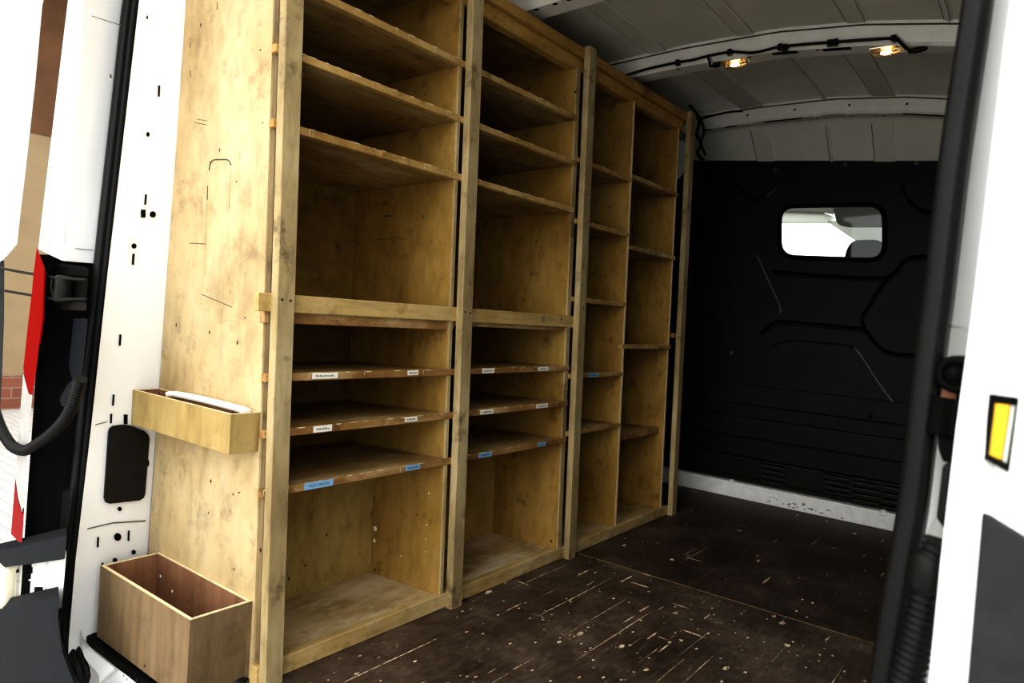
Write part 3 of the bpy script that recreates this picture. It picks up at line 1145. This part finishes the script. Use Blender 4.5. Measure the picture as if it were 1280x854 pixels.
mb = MB()
cab = [(740, 103), (775, 96), (810, 86), (847, 78), (866, 75), (885, 70), (912, 65), (926, 65.5), (941, 66), (958, 62.5), (975, 58.5), (1010, 55), (1044, 52.6), (1080, 50), (1117, 48), (1124, 52), (1133, 60.5), (1141, 63)]
mb.tube(smooth_path([bowpt(*p) for p in cab], 4), .0052, M['rubber'], 8)
mb.tube(smooth_path([bowpt(885, 71), bowpt(887, 78), bowpt(888.5, 83), bowpt(893, 82)], 4), .0045, M['rubber'], 8)
cable = mb.obj('lamp_cable')
tag(cable, 'black cable clipped along the roof bow above both roof lamps', 'cable')
for (u, v, a, b_) in ((1147, 62.5, .027, .009), (896, 81, .016, .010)):
    mb = MB()
    p = bowpt(u, v, -.004)
    prof_ = [(-a, .002), (-a * .9, b_ * .7), (-a * .3, b_), (a * .4, b_), (a * .85, b_ * .7), (a, .003), (a, 0)]
    mb.lathe(p, (1, 0, .05), prof_, M['rubber'], 12)
    mb.obj('plug', None, cable)
for (u, v) in ((847, 78), (912, 65), (975, 58.5), (981, 59), (1037, 53.5), (1044, 52.6), (1117, 48)):
    mb = MB()
    p = bowpt(u, v, -.002)
    mb.box(p.x - .008, p.x + .008, p.y - .006, p.y + .012, p.z - .011, p.z + .010, M['rubber'], .003, 2)
    mb.obj('cable_clip', None, cable)

# roof lamps
for (u, v, lab) in ((919, 75, 'small lit roof lamp nearer the shelving, beside the hanging cable plug'), (1108, 62, 'small lit roof lamp farther from the shelving, beside the long cable plug')):
    p = at(u, v, 1, BY1 + .028)
    zt = zskin(p.x, BY1) - .067
    r = empty('roof_lamp', (p.x, p.y, zt), lab, 'lamp', 'roof lamps on the middle bow')
    mb = MB()
    mb.box(p.x - .047, p.x + .047, p.y - .025, p.y + .025, zt - .006, zt, M['reflector'], .003, 2)
    mb.obj('base', None, r)
    mb = MB()
    b = bmesh.new()
    bmesh.ops.create_uvsphere(b, u_segments=20, v_segments=12, radius=1)
    for vv in b.verts:
        x_, y_, z_ = vv.co
        s_ = lambda q, e: math.copysign(abs(q) ** e, q)
        vv.co = (p.x + .044 * s_(x_, .7), p.y + .023 * s_(y_, .7), zt - .006 - .020 * max(0, -z_) ** .7)
    mb.merge(b, M['lamp_lens'], None, True)
    mb.obj('lens', None, r)
    mb = MB()
    b = bmesh.new()
    bmesh.ops.create_uvsphere(b, u_segments=14, v_segments=10, radius=1)
    for vv in b.verts:
        vv.co = (p.x + .017 * vv.co.x, p.y + .008 * vv.co.y, zt - .015 + .006 * vv.co.z)
    mb.merge(b, M['bulb'], None, True)
    mb.obj('bulb', None, r)

# ------------------------------------------------------------------ partition behind the cab
by = lambda u, v: at(u, v, 1, YB)


def rrect(p, rad, n=7):
    """rounded polygon through corner points p (3D, planar y=const)"""
    out = []
    k = len(p)
    for i in range(k):
        a, b_, c = p[i - 1], p[i], p[(i + 1) % k]
        d1, d2 = (a - b_), (c - b_)
        r = min(rad, d1.length * .49, d2.length * .49)
        s_, e = b_ + d1.normalized() * r, b_ + d2.normalized() * r
        for j in range(n + 1):
            t_ = j / n
            out.append(s_ * (1 - t_) ** 2 + b_ * 2 * t_ * (1 - t_) + e * t_ ** 2)
    return out


wc = [by(975, 258), by(1106, 255.5), by(1106, 326), by(975, 321)]
win = rrect(wc, .075)
mb = MB()
outer = [Vector((-.60, YB, -.02)), Vector((1.26, YB, -.02)), Vector((1.26, YB, 1.578)), Vector((-.60, YB, 1.7236))]
# panel with the window opening: fan between outline and window loop
bmx = mb.bm
ov = []
per = []
for i in range(4):
    a, b_ = outer[i], outer[(i + 1) % 4]
    for k in range(8):
        per.append(a + (b_ - a) * k / 8)
ov = [bmx.verts.new(p) for p in per]
iv = [bmx.verts.new(p) for p in win]
eds = [bmx.edges.new((ov[i], ov[(i + 1) % len(ov)])) for i in range(len(ov))] + [bmx.edges.new((iv[i], iv[(i + 1) % len(iv)])) for i in range(len(iv))]
bmesh.ops.triangle_fill(bmx, use_beauty=True, use_dissolve=False, edges=eds)
for f in bmx.faces:
    f.material_index = 0
mb.mi(M['bulk'])


def groove(px, r=.006, mat='lining', sm=5, off=0.0):
    mb.tube(smooth_path([by(*p) + Vector((0, off, 0)) for p in px], sm), r, M[mat], 8)


# pressed outlines
for px in ([(966, 339), (1010, 343), (1060, 346), (1100, 347.5), (1112, 345), (1122, 336), (1131, 325), (1142, 321), (1165, 320)],
           [(1112, 346), (1098, 362), (1085, 384), (1078, 395), (1080, 408), (1090, 424), (1102, 436), (1118, 442), (1150, 444)],
           [(950, 418), (962, 407), (975, 402), (1020, 405), (1060, 409), (1080, 412), (1090, 423)],
           [(925, 236), (945, 248), (958, 240)],
           [(1126, 232), (1136, 250), (1150, 262), (1175, 265)]):
    groove(px, .0065, 'lining')
    groove([(u + 1, v + 3.4) for u, v in px], .0045, 'bulk')
groove([(966, 432), (980, 427), (1000, 426), (1050, 431), (1068, 434)], .005, 'bulk')
groove([(1068, 434), (1080, 450), (1098, 478), (1119, 506)], .008, 'bulk_edge', off=-.001)  # light grey bead paints the highlight along this edge
groove([(946, 318), (960, 350), (975, 383), (974, 392)], .0050, 'bulk_edge', off=.002)
groove([(970, 236), (958, 247)], .004, 'bulk_edge')
groove([(920, 486), (980, 493), (1050, 502), (1119, 508), (1150, 512)], .008, 'lining')
groove([(920, 489), (980, 496), (1050, 506), (1136, 517)], .0035, 'bulk_edge', off=.002)
# stepped lower section
x0, x1 = -.59, 1.25
for (za, zb, dep, mt) in ((.46, .56, .016, 'bulk'), (.30, .40, .030, 'bulk'), (.105, .205, .040, 'bulk')):
    mb.box(x0, x1, YB - dep, YB + .01, za, zb, M[mt], .008, 2)
# vents
for (u0, u1, v0, v1) in ((955, 985, 578, 598), (1033, 1064, 591, 611), (1069, 1101, 599, 621), (1106, 1135, 605, 630)):
    for k in range(4):
        f0 = k / 3.0
        a = by(u0, v0 + (v1 - v0) * f0)
        c = by(u1, v0 + (v1 - v0) * f0 + (u1 - u0) * .17)
        zc = (a.z + c.z) / 2
        mb.box(a.x, c.x, YB - .045, YB - .039, zc - .004, zc + .004, M['lining'], .001)
        mb.box(a.x, c.x, YB - .044, YB - .038, zc - .0085, zc - .0055, M['bulk_edge'], .0005)
for (u, v) in ((1014, 532), (1089, 519), (969, 212), (1056, 206), (1146, 204), (914, 441)):
    p = by(u, v)
    off = .018 if v > 500 else 0
    mb.lathe((p.x, YB - off, p.z), (0, -1, 0), [(0, .011), (.004, .010), (.006, .004), (.006, 0)], M['bulk_edge'] if v < 500 else M['bulk'], 12)
struct(mb.obj('wall_front', None, recalc=False))

# white sill along the foot of the partition
mb = MB()
zs = .0778
mb.box(-.58, 1.24, YB - .052, YB - .002, .0005, zs, M['white_worn'], .006, 2)
for (u, v) in ((914, 600), (1104, 640)):
    p = at(u, v, 1, YB - .05)
    mb.lathe((p.x, YB - .045, zs - .006), (0, -.7, .7), [(0, .018), (.006, .017), (.009, .008), (.009, 0)], M['white_worn'], 14)
for i in range(26):
    u = random.gauss(1010, 20)
    v = 628 + (u - 990) * .22 + random.uniform(-2, 7)
    p = at(u, v, 1, YB - .0525)
    if .006 < p.z < .07:
        mb.box(p.x - random.uniform(.002, .008), p.x + .004, YB - .0527, YB - .051, p.z - .002, p.z + random.uniform(.0005, .003), M['marker'])
struct(mb.obj('baseboard_front'))

# window: rubber frame and pane
win_root = bpy.data.objects.new('window_1', None)
win_root.location = (wc[0] + wc[2]) / 2
COL.objects.link(win_root)
win_root['kind'] = 'structure'
mb = MB()
mb.tube([p + Vector((0, -.004, 0)) for p in win], .011, M['lining'], 8, closed=True)
mb.obj('window_frame', None, win_root)
mb = MB()
mb.poly([p + Vector((0, .006, 0)) for p in win], M['glass'])
mb.obj('pane', None, win_root, recalc=False)

# ------------------------------------------------------------------ cab seen through that window
cy = lambda u, v, y: at(u, v, 1, y)
mb = MB()
yy = 3.35
mb.prism([cy(960, 240, yy), cy(1042, 240, yy), cy(1041, 267.5, yy), cy(1030, 265.5, yy), cy(960, 263, yy)], (0, .03, 0), M['cab_grey'])
mb.prism([cy(960, 264, yy + .02), cy(1030, 266.5, yy + .02), cy(1041, 270, yy + .02), cy(1034, 277.5, yy + .02), cy(960, 277.5, yy + .02)], (0, .06, 0), M['cab_light'])
mb.prism([cy(1032, 276, yy + .04), cy(1130, 276, yy + .04), cy(1130, 303, yy + .04), cy(1069, 301, yy + .04)], (0, .04, 0), M['cab_light'])
mb.prism([cy(1042, 240, yy), cy(1140, 240, yy), cy(1140, 262, yy), cy(1042, 262, yy)], (0, .03, 0), M['cab_grey'])
struct(mb.obj('trim_6'))
mb = MB()
yy = 3.25
mb.prism(rrect([cy(1039, 252, yy), cy(1125, 250, yy), cy(1125, 284, yy), cy(1060, 284, yy), cy(1046, 281, yy)], .03), (0, .02, 0), M['cab_visor'], .004)
o = mb.obj('sun_visor')
tag(o, 'grey sun visor hanging in the cab beyond the small window', 'sun visor')
yy = 2.95
seat = empty('cab_seat', cy(1080, 330, yy), 'dark fabric seat top showing through the small cab window', 'seat')
mb = MB()
mb.prism(rrect([cy(1066, 300, yy), cy(1098, 299, yy), cy(1112, 310, yy), cy(1112, 350, yy), cy(1048, 350, yy), cy(1058, 310, yy)], .05), (0, .09, 0), M['fabric'], .01)
mb.obj('headrest', None, seat)
mb = MB()
c_ = cy(1080, 345, yy)
mb.prism(rrect([Vector((c_.x - .24, yy, -.018)), Vector((c_.x + .24, yy, -.018)), Vector((c_.x + .22, yy, c_.z)), Vector((c_.x - .22, yy, c_.z))], .06), (0, .12, 0), M['fabric'], .01)
mb.obj('backrest', None, seat)
mb = MB()
mb.box(-.6, 1.26, YB + .02, 3.5, -.06, -.02, M['plastic'])
struct(mb.obj('floor_cab'))

# cables hanging by the far end of the shelving
mb = MB()
q = lambda u, v, y=2.22: at(u, v, 1, y)
mb.tube(smooth_path([q(868, 140), q(874, 152), q(871, 168), q(876, 180), q(872, 192), q(879, 200)], 5), .008, M['rubber'], 8)
mb.tube(smooth_path([q(862, 132), q(875, 148), q(880, 165), q(876, 178), q(882, 194)], 5), .006, M['rubber'], 8)
mb.tube(smooth_path([q(874, 150), q(890, 145), q(912, 140), q(928, 139)], 5), .005, M['rubber'], 8)
o = mb.obj('wiring_loom')
tag(o, 'tangled black wiring loom hanging at the far top corner of the shelving', 'wiring')

# white bundle hanging in the gap past the last upright
mb = MB()
pl = [at(u, v, 1, 2.14) for u, v in ((838, 178), (848, 174), (856, 178), (859.5, 188), (858.5, 202), (853, 216), (848, 222), (838, 224))]
mb.prism(pl, (-.01, .03, 0), M['white_paint'], .006)
o = mb.obj('cloth_bundle')
tag(o, 'pale bundle showing high in the gap beside the farthest shelving post', 'bundle')

# black bolt head at the foot of the first post
mb = MB()
p = at(297, 851, 2, 0)
mb.lathe((p.x, p.y, -.006), (0, 0, 1), [(0, .020), (.010, .020), (.015, .013), (.016, 0)], M['rubber'], 18)
o = mb.obj('floor_stud')
tag(o, 'round black stud on the floor between lower box and first post', 'stud')

# ------------------------------------------------------------------ outside, left: body corner, hinge, lamp, bumper
YC = -.25
jc = lambda u, v, y=YC: at(u, v, 1, y)
AW = Vector((-.94, .32, 0))   # outboard and forward, along the body corner
gout = [(160, -40), (156, 0), (141, 133), (127, 267), (120, 330)]
mb = MB()
A = [gp(u + 6, v) + Vector((-.004, -.006, 0)) for u, v in gout]
mid = [jc(u, v, -.215) for u, v in ((110, -40), (106, 0), (96, 133), (84, 267), (78, 326))]
B = [jc(u, v) for u, v in ((90, -40), (85, 0), (69, 133), (53, 267), (48, 312))]
up_ = Vector((.03, .015, .35))
A, mid, B = [A[0] + up_] + A, [mid[0] + up_] + mid, [B[0] + up_] + B
strip(mb, A, mid, M['white_paint'])
strip(mb, mid, B, M['white_paint'])
strip(mb, B, [p + Vector((-.03, .06, 0)) for p in B], M['white_paint'])
# lower return of the corner and its pressed lines
strip(mb, [A[-1], mid[-1], B[-1]], [A[-1] + Vector((-.02, .04, 0)), mid[-1] + Vector((-.02, .05, 0)), B[-1] + Vector((-.02, .06, 0))], M['white_paint'])
for pts, r in (([jc(115, 20, -.222), jc(152, 32, -.17)], .0009), ([jc(60, 316, -.232), jc(68, 311, -.222), jc(75, 314, -.215)], .001), ([jc(76, 309, -.2165), jc(117, 313, -.156)], .0008), ([jc(138, 93, -.189), jc(138.5, 97, -.189)], .002)):
    mb.tube(pts, r, M['marker'] if r > .0018 else M['far_wall'], 6)
mb.tube([jc(113, 12, -.2255), jc(92, 170, -.2255), jc(80, 305, -.2225)], .0008, M['cab_light'], 8)
# black lower jamb
gl2 = [(120, 322), (101, 500), (86, 660), (72.7, 774)]
A = [gp(u + 6, v) + Vector((-.006, -.002, 0)) for u, v in gl2]
B = [jc(u, v) for u, v in ((50, 318), (44, 480), (30, 680), (24, 770))]
strip(mb, A, B, M['lining'])
# closing panel outboard so no daylight leaks between body corner and lamp
strip(mb, B, [p + Vector((-.01, .30, 0)) for p in B], M['white_paint'])
struct(mb.obj('trim_7'))

# tail lamp
tl = empty('tail_lamp', jc(36, 500), 'tall red and clear tail lamp on the left rear corner of the van', 'tail lamp')
for nm, poly_, mt, dep in (('red_lens', [(46, 309), (56, 335), (55, 370), (50, 422), (45.7, 461), (40, 494), (36, 493), (29, 461), (35, 405), (40, 363), (42, 340)], 'red_lens', .05),
                           ('clear_lens', [(29, 466), (36, 493), (40.5, 494), (36, 545), (31.5, 595), (28, 642), (23, 625), (19, 597), (24, 530)], 'clear_lens', .045),
                           ('red_lens', [(19, 599), (22, 624), (28, 643), (30, 640), (27.6, 681), (22, 677), (13.6, 668)], 'red_lens', .05)):
    mb = MB()
    mb.prism([jc(u, v, YC - .012) for u, v in poly_], AW * dep, M[mt], .002)
    o = mb.obj(nm, None, tl)
    if nm == 'clear_lens':
        o['label'] = 'silvery clear middle lens'
mb = MB()
mb.prism([jc(u, v, YC - .0145) for u, v in ((53.5, 337), (55, 340), (53, 400), (49, 430), (48, 430), (51.5, 390))], (0, .003, 0), M['red_lens'])
mb.obj('lens_rim', None, tl)

# hinge block
hg = empty('hinge_assembly', jc(88, 360, -.235), 'black door hinge below the white left body corner', 'hinge', 'rear door hinges')
mb = MB()
mb.prism([jc(u, v, -.225) for u, v in ((66, 332), (72, 329), (108, 334), (111, 338), (110, 346), (66, 345))], AW * .03, M['plastic'], .003)
mb.obj('upper_plate', None, hg)
mb = MB()
mb.prism([jc(u, v, -.225) for u, v in ((61, 374), (108, 378), (108, 389), (61, 387))], AW * .03, M['dark_steel'], .003)
mb.obj('lower_plate', None, hg)
mb = MB()
a, c = jc(81, 345, -.238), jc(78.5, 377, -.238)
mb.lathe(a, c - a, [(0, 0), (0, .017), (.004, .018), ((c - a).length - .004, .018), ((c - a).length, .017), ((c - a).length, 0)], M['dark_steel'], 18)
mb.obj('knuckle', None, hg)
mb = MB()
mb.prism([jc(u, v, -.222) for u, v in ((92, 345), (110, 347), (108, 378), (90, 376))], AW * .03, M['plastic'], .003)
mb.obj('bracket', None, hg)

# check rods running to the open door
mb = MB()
mb.tube([jc(-30, 329, -.27), jc(20, 339, -.262), jc(66, 347, -.25), jc(108, 350, -.238)], .0032, M['dark_steel'], 8)
mb.tube([jc(-30, 357, -.27), jc(20, 366, -.262), jc(70, 374.5, -.25), jc(108, 374, -.238)], .0032, M['dark_steel'], 8)
mb.tube([jc(66, 347, -.248), jc(64, 358, -.248), jc(68, 373, -.248)], .0035, M['dark_steel'], 8)
o = mb.obj('door_check_rod')
tag(o, 'two parallel steel check rods running from left hinge to open door', 'door check')


def corrugated(name, px, r, y, label, pitch=.0075, ypath=None, step=None):
    if ypath:
        pts = [at(u, v, 1, yy_) for (u, v), yy_ in zip(px, ypath)]
    else:
        pts = [at(u, v, 1, y) for u, v in px]
    pth_ = resample(smooth_path(pts, 16), pitch / 4)
    mb = MB()
    n_ = len(pth_)
    mb.tube(pth_, r, M['rubber'], 14, rf=lambda t_: r * (1 + .17 * (1, .3, -1, .3)[int(round(t_ * (n_ - 1))) % 4]))
    o_ = mb.obj(name)
    tag(o_, label, 'hose', 'corrugated cable hoses')
    return o_


corrugated('cable_hose', [(101, 474), (96, 488), (90, 508), (80, 526), (66, 541), (50, 553), (32, 563), (17, 559), (6, 545), (-3, 525), (-12, 495)], .0108, -.27,
           'black corrugated cable hose drooping from the left hinge side of the van', .0070)
mb = MB()
mb.prism([jc(u, v, -.235) for u, v in ((86, 480), (97, 470), (104, 473), (100, 505), (78, 510), (74, 500))], AW * .03, M['grey_plastic'], .006)
o = mb.obj('hose_boot')
tag(o, 'dark grey boot block where the left cable hose leaves the body', 'hose boot')
mb = MB()
mb.prism([jc(u, v, -.215) for u, v in ((92, 398), (110, 398), (103, 470), (90, 475), (86, 460))], AW * .02, M['grey_plastic'], .004)
o = mb.obj('jamb_bracket')
tag(o, 'dark upright bracket in the black left door jamb just below the hinge', 'bracket')
mb = MB()
mb.prism([jc(u, v, -.215) for u, v in ((78, 615), (88, 612), (86, 668), (74, 676))], AW * .02, M['plastic'], .004)
o = mb.obj('jamb_bracket')
tag(o, 'small black bracket low in the left door jamb just above the bumper ledge', 'bracket')

# bumper
bp = empty('rear_bumper', jc(20, 760, -.3), 'dark grey plastic rear bumper at the lower left corner', 'bumper')
mb = MB()
mb.prism([jc(u, v, -.27) for u, v in ((-60, 693), (0, 688), (40, 679), (84, 669), (81, 700), (40, 706), (0, 711), (-60, 716))], AW * .06, M['grey_plastic'], .004)
mb.obj('step_ledge', None, bp)
mb = MB()
mb.prism([jc(u, v, -.27) for u, v in ((-60, 778), (0, 761), (40, 752), (74, 745), (73, 775), (78, 815), (92, 852), (120, 920), (-60, 920))], AW * .06, M['grey_plastic'], .004)
mb.obj('valance', None, bp)
mb = MB()
mb.prism([jc(u, v, -.235) for u, v in ((-40, 700), (83, 692), (77, 760), (-40, 770))], AW * .02, M['white_worn'])
for (u, v, a, b_) in ((36, 713, 4, 4), (48, 738, 5, 4), (20, 714, 3, 2)):
    mb.prism([jc(u - a, v - b_, -.2365), jc(u + a, v - b_, -.2365), jc(u + a, v + b_, -.2365), jc(u - a, v + b_, -.2365)], (0, .001, 0), M['black_gap'])
for pts in ([jc(22, 727, -.237), jc(40, 725, -.237), jc(42, 745, -.237)], [jc(58, 703, -.237), jc(56, 745, -.237)]):
    mb.tube(pts, .002, M['white_worn'], 6)
struct(mb.obj('trim_8'))
mb = MB()
a, c = jc(8, 706, -.262), jc(4, 756, -.262)
ln = (c - a).length
mb.lathe(a, c - a, [(0, 0), (0, .020), (ln * .1, .022), (ln * .2, .020), (ln * .8, .020), (ln * .9, .023), (ln, .021), (ln, 0)], M['cream'], 18)
o = mb.obj('bumper_mount')
tag(o, 'cream cylindrical mount between bumper ledge and lower bumper', 'mount')

# left rear door, swung right back
d1 = bpy.data.objects.new('door_1', None)
d1.location = jc(30, 200, -.26)
COL.objects.link(d1)
d1['kind'] = 'structure'
d1['label'] = 'white left rear door swung back beside the tail lamp'
mb = MB()
o1 = [(68, -60), (53, 0), (44, 100), (33, 200), (23, 285), (21, 305), (10, 318), (0, 328), (-14, 333)]
pts = [jc(u, v, -.255) for u, v in o1]
far = [Vector((-1.45, -.30, pts[-1].z)), Vector((-1.45, -.30, pts[0].z + .2)), Vector((pts[0].x + .02, -.255, pts[0].z + .2))]
mb.prism(pts + far, AW * .045, M['white_paint'], .003)
mb.obj('door_panel', None, d1)
mb = MB()
pp = [jc(u, v, -.2575) for u, v in ((42, -60), (32, 0), (22, 100), (12, 200), (3, 285))]
mb.tube(pp, .004, M['white_paint'], 8)
mb.obj('flange', None, d1)
mb = MB()
lo_ = [jc(u, v, -.25) for u, v in ((5, 326), (4.5, 400), (2, 470), (-8, 640), (-20, 720))]
mb.prism(lo_ + [Vector((-1.45, -.295, lo_[-1].z)), Vector((-1.45, -.295, lo_[0].z))], AW * .03, M['door_trim'], .003)
mb.obj('lower_panel', None, d1)

# ------------------------------------------------------------------ right side: pillar, hinge, hose, open door
mb = MB()
rp = [(1185, 0), (1160, 200), (1150, 427), (1130, 640), (1095, 860)]
yp = -.105
A = [at(u + 8, v, 1, yp) for u, v in ((1250, -60), (1215, 0), (1185, 200), (1160, 427), (1135, 640), (1100, 860))]
A = [A[0] + Vector((.02, .02, .5))] + A + [A[-1] + Vector((-.03, 0, -.55))]
Bq = [Vector((1.40, yp - .10, p.z)) for p in A]
strip(mb, A, Bq, M['white_paint'])
mb.tube([at(1184, 408, 1, yp - .012), at(1208, 409, 1, yp - .02)], .0008, M['cab_light'], 6)
mb.tube([at(1172, 640, 1, yp - .012), at(1152, 690, 1, yp - .02)], .0012, M['white_paint'], 6)
struct(mb.obj('wall_rear_right'))

h2 = empty('hinge_assembly', at(1185, 520, 1, -.16), 'black door hinge with rubber sleeve on the right, beside the bright door edge', 'hinge', 'rear door hinges')
yh = -.17
mb = MB()
p = at(1195, 468, 1, yh)
mb.lathe(p, (-.15, -1, 0), [(-.03, .016), (.0, .016), (.004, .0135), (.0045, .010), (.001, .0095), (.001, .006), (.008, .006), (.008, 0)], M['plastic'], 22)
mb.obj('pivot', None, h2)
mb = MB()
mb.prism([at(u, v, 1, yh + .01) for u, v in ((1178, 484), (1196, 492), (1194, 503), (1174, 500))], (0, .02, 0), M['copper'], .002)
mb.obj('rusty_shim', None, h2)
mb = MB()
a, c = at(1181, 498, 1, yh), at(1174, 542, 1, yh)
ln = (c - a).length
pf = [(0, 0), (0, .010)]
for k in range(8):
    pf += [(ln * (k + .3) / 8, .0098), (ln * (k + .7) / 8, .0088)]
pf += [(ln, .010), (ln, 0)]
mb.lathe(a, c - a, pf, M['plastic'], 18)
mb.prism([at(u, v, 1, yh + .012) for u, v in ((1186, 495), (1204, 490), (1198, 560), (1176, 560))], (0, .02, 0), M['plastic'], .002)
mb.obj('sleeve', None, h2)
mb = MB()
mb.prism([at(u, v, 1, yh) for u, v in ((1172, 540), (1198, 548), (1194, 580), (1178, 578), (1172, 560))], (0, .02, 0), M['plastic'], .003)
mb.prism([at(u, v, 1, yh + .004) for u, v in ((1178, 582), (1192, 580), (1184, 668), (1170, 648))], (0, .02, 0), M['rubber'], .003)
mb.obj('arm', None, h2)

corrugated('cable_hose', [(1176, 678), (1168, 700), (1163, 715), (1158, 745), (1152, 775), (1145, 805), (1136, 840), (1124, 880), (1105, 930)], .0115, -.2,
           'black corrugated cable hose at the foot of the bright right door edge', .0062)
mb = MB()
a, c = at(1166, 690, 1, -.2), at(1160, 738, 1, -.2)
ln = (c - a).length
mb.lathe(a, c - a, [(0, .004), (.002, .012), (.007, .0148), (ln * .5, .0155), (ln * .9, .0152), (ln, .0135), (ln, 0)], M['rubber'], 20)
o = mb.obj('hose_boot')
tag(o, 'smooth black rubber boot capping the right cable hose', 'hose boot')

d2 = bpy.data.objects.new('door_2', None)
YD = -.31
dv = lambda u, v, y=YD: at(u, v, 1, y)
d2.location = dv(1215, 500)
COL.objects.link(d2)
d2['kind'] = 'structure'
d2['label'] = 'white right rear door swung open at the edge of the view'
mb = MB()
le = [(1275, -80), (1255, 60), (1236, 220), (1214, 400), (1195.6, 533), (1177, 692), (1161, 854), (1150, 960)]
ri = [(1312, -80), (1289, 60), (1268, 220), (1247, 380), (1235, 453), (1219.5, 639), (1201, 854), (1192, 960)]
A = [dv(*p) for p in le]
B = [dv(*p) for p in ri]
A = [A[0] + Vector((.05, 0, .55))] + A + [A[-1] + Vector((-.05, 0, -.45))]
B = [B[0] + Vector((.05, 0, .55))] + B + [B[-1] + Vector((-.05, 0, -.45))]
strip(mb, A, B, M['white_paint'])
strip(mb, [p + Vector((.006, .05, 0)) for p in A], A, M['white_paint'])
B2 = [p + Vector((.008, .014, 0)) for p in B]
strip(mb, B, B2, M['white_paint'])
C2 = [Vector((1.95, YD + .014 + .10, p.z)) for p in B2]
strip(mb, B2, C2, M['white_paint'])
mb.obj('door_shell', None, d2)
mb = MB()
tp = [(1222, 645), (1224, 640), (1229, 641), (1250, 655), (1280, 674), (1330, 700), (1330, 960), (1196, 960), (1201, 854)]
mb.prism([dv(u, v, YD + .006) for u, v in tp], (0, .012, 0), M['door_trim'], .002)
o = mb.obj('trim_panel', None, d2)
o['label'] = 'charcoal lower trim panel'
mb = MB()
fo = [(1237, 492.5), (1273.5, 497.5), (1261, 591), (1227.5, 572)]
fi = [(1243, 503), (1270, 506.5), (1259, 580), (1235.5, 568)]
va = [mb.bm.verts.new(dv(u, v, YD + .003)) for u, v in fo]
vb = [mb.bm.verts.new(dv(u, v, YD + .005)) for u, v in fi]
for i in range(4):
    mb.bm.faces.new((va[i], va[(i + 1) % 4], vb[(i + 1) % 4], vb[i])).material_index = mb.mi(M['plastic'])
vc = [mb.bm.verts.new(dv(u, v, YD + .016)) for u, v in fi]
for i in range(4):
    mb.bm.faces.new((vb[i], vb[(i + 1) % 4], vc[(i + 1) % 4], vc[i])).material_index = mb.mi(M['plastic'])
vd = [mb.bm.verts.new(dv(u, v, YD + .016)) for u, v in fo]
for i in range(4):
    mb.bm.faces.new((va[i], va[(i + 1) % 4], vd[(i + 1) % 4], vd[i])).material_index = mb.mi(M['plastic'])
mb.obj('latch_frame', None, d2)
mb = MB()
mb.prism([dv(u, v, YD + .006) for u, v in ((1243.6, 503.5), (1263, 506), (1252, 576), (1236, 570))], (0, .006, 0), M['yellow'], .001)
o = mb.obj('latch_tab', None, d2)
o['label'] = 'yellow latch tab'
mb = MB()
mb.prism([dv(u, v, YD + .007) for u, v in ((1263.5, 506), (1270, 507), (1259, 581), (1252.5, 577))], (0, .006, 0), M['cab_light'], .001)
mb.obj('latch_plate', None, d2)

# ------------------------------------------------------------------ outside: paving and building
ZG = -.58
mb = MB()
mb.poly([(-30, -20, ZG), (20, -20, ZG), (20, 25, ZG), (-30, 25, ZG)], M['paving'])
struct(mb.obj('ground'))
mb = MB()
XW = -7.7
zbt = at(15, 470, 0, XW).z
mb.box(XW - .3, XW, -6, 14, zbt, 4.6, M['render'])
mb.box(XW - .3, XW + .05, -6, 14, ZG, zbt, M['brick'])
zb2 = at(58, 250, 0, XW).z
mb.box(XW - .3, XW + .012, -6, 14, zb2 + .7, 4.6, M['shade_eave'])  # brown layer paints the shade over the upper wall
mb.box(XW - .3, XW + 1.3, -6, 14, 4.6, 4.8, M['shade_eave'])  # overhang added to shade the top of the wall
struct(mb.obj('building_exterior'))

# ------------------------------------------------------------------ light
w = bpy.data.worlds.new('overcast_sky')
SC.world = w
w.use_nodes = True
nt = w.node_tree
bg = nt.nodes['Background']
tc = nt.nodes.new('ShaderNodeTexCoord')
sp = nt.nodes.new('ShaderNodeSeparateXYZ')
nt.links.new(tc.outputs['Generated'], sp.inputs[0])
rp_ = nt.nodes.new('ShaderNodeValToRGB')
rp_.color_ramp.elements[0].position = .0
rp_.color_ramp.elements[0].color = (.80, .82, .84, 1)
rp_.color_ramp.elements[1].position = .6
rp_.color_ramp.elements[1].color = (1, 1, 1, 1)
nt.links.new(sp.outputs['Z'], rp_.inputs['Fac'])
nt.links.new(rp_.outputs['Color'], bg.inputs['Color'])
bg.inputs['Strength'].default_value = 2.5
sd = bpy.data.lights.new('hazy_sun', 'SUN')
sd.energy = .6
sd.angle = math.radians(35)
sd.color = (1, .97, .90)
so = bpy.data.objects.new('hazy_sun', sd)
COL.objects.link(so)
so.rotation_euler = Vector((-.16, .92, -.34)).to_track_quat('-Z', 'Y').to_euler()

SC.view_settings.view_transform = 'Standard'
SC.view_settings.look = 'High Contrast'
SC.view_settings.exposure = 0
SC.view_settings.gamma = 1
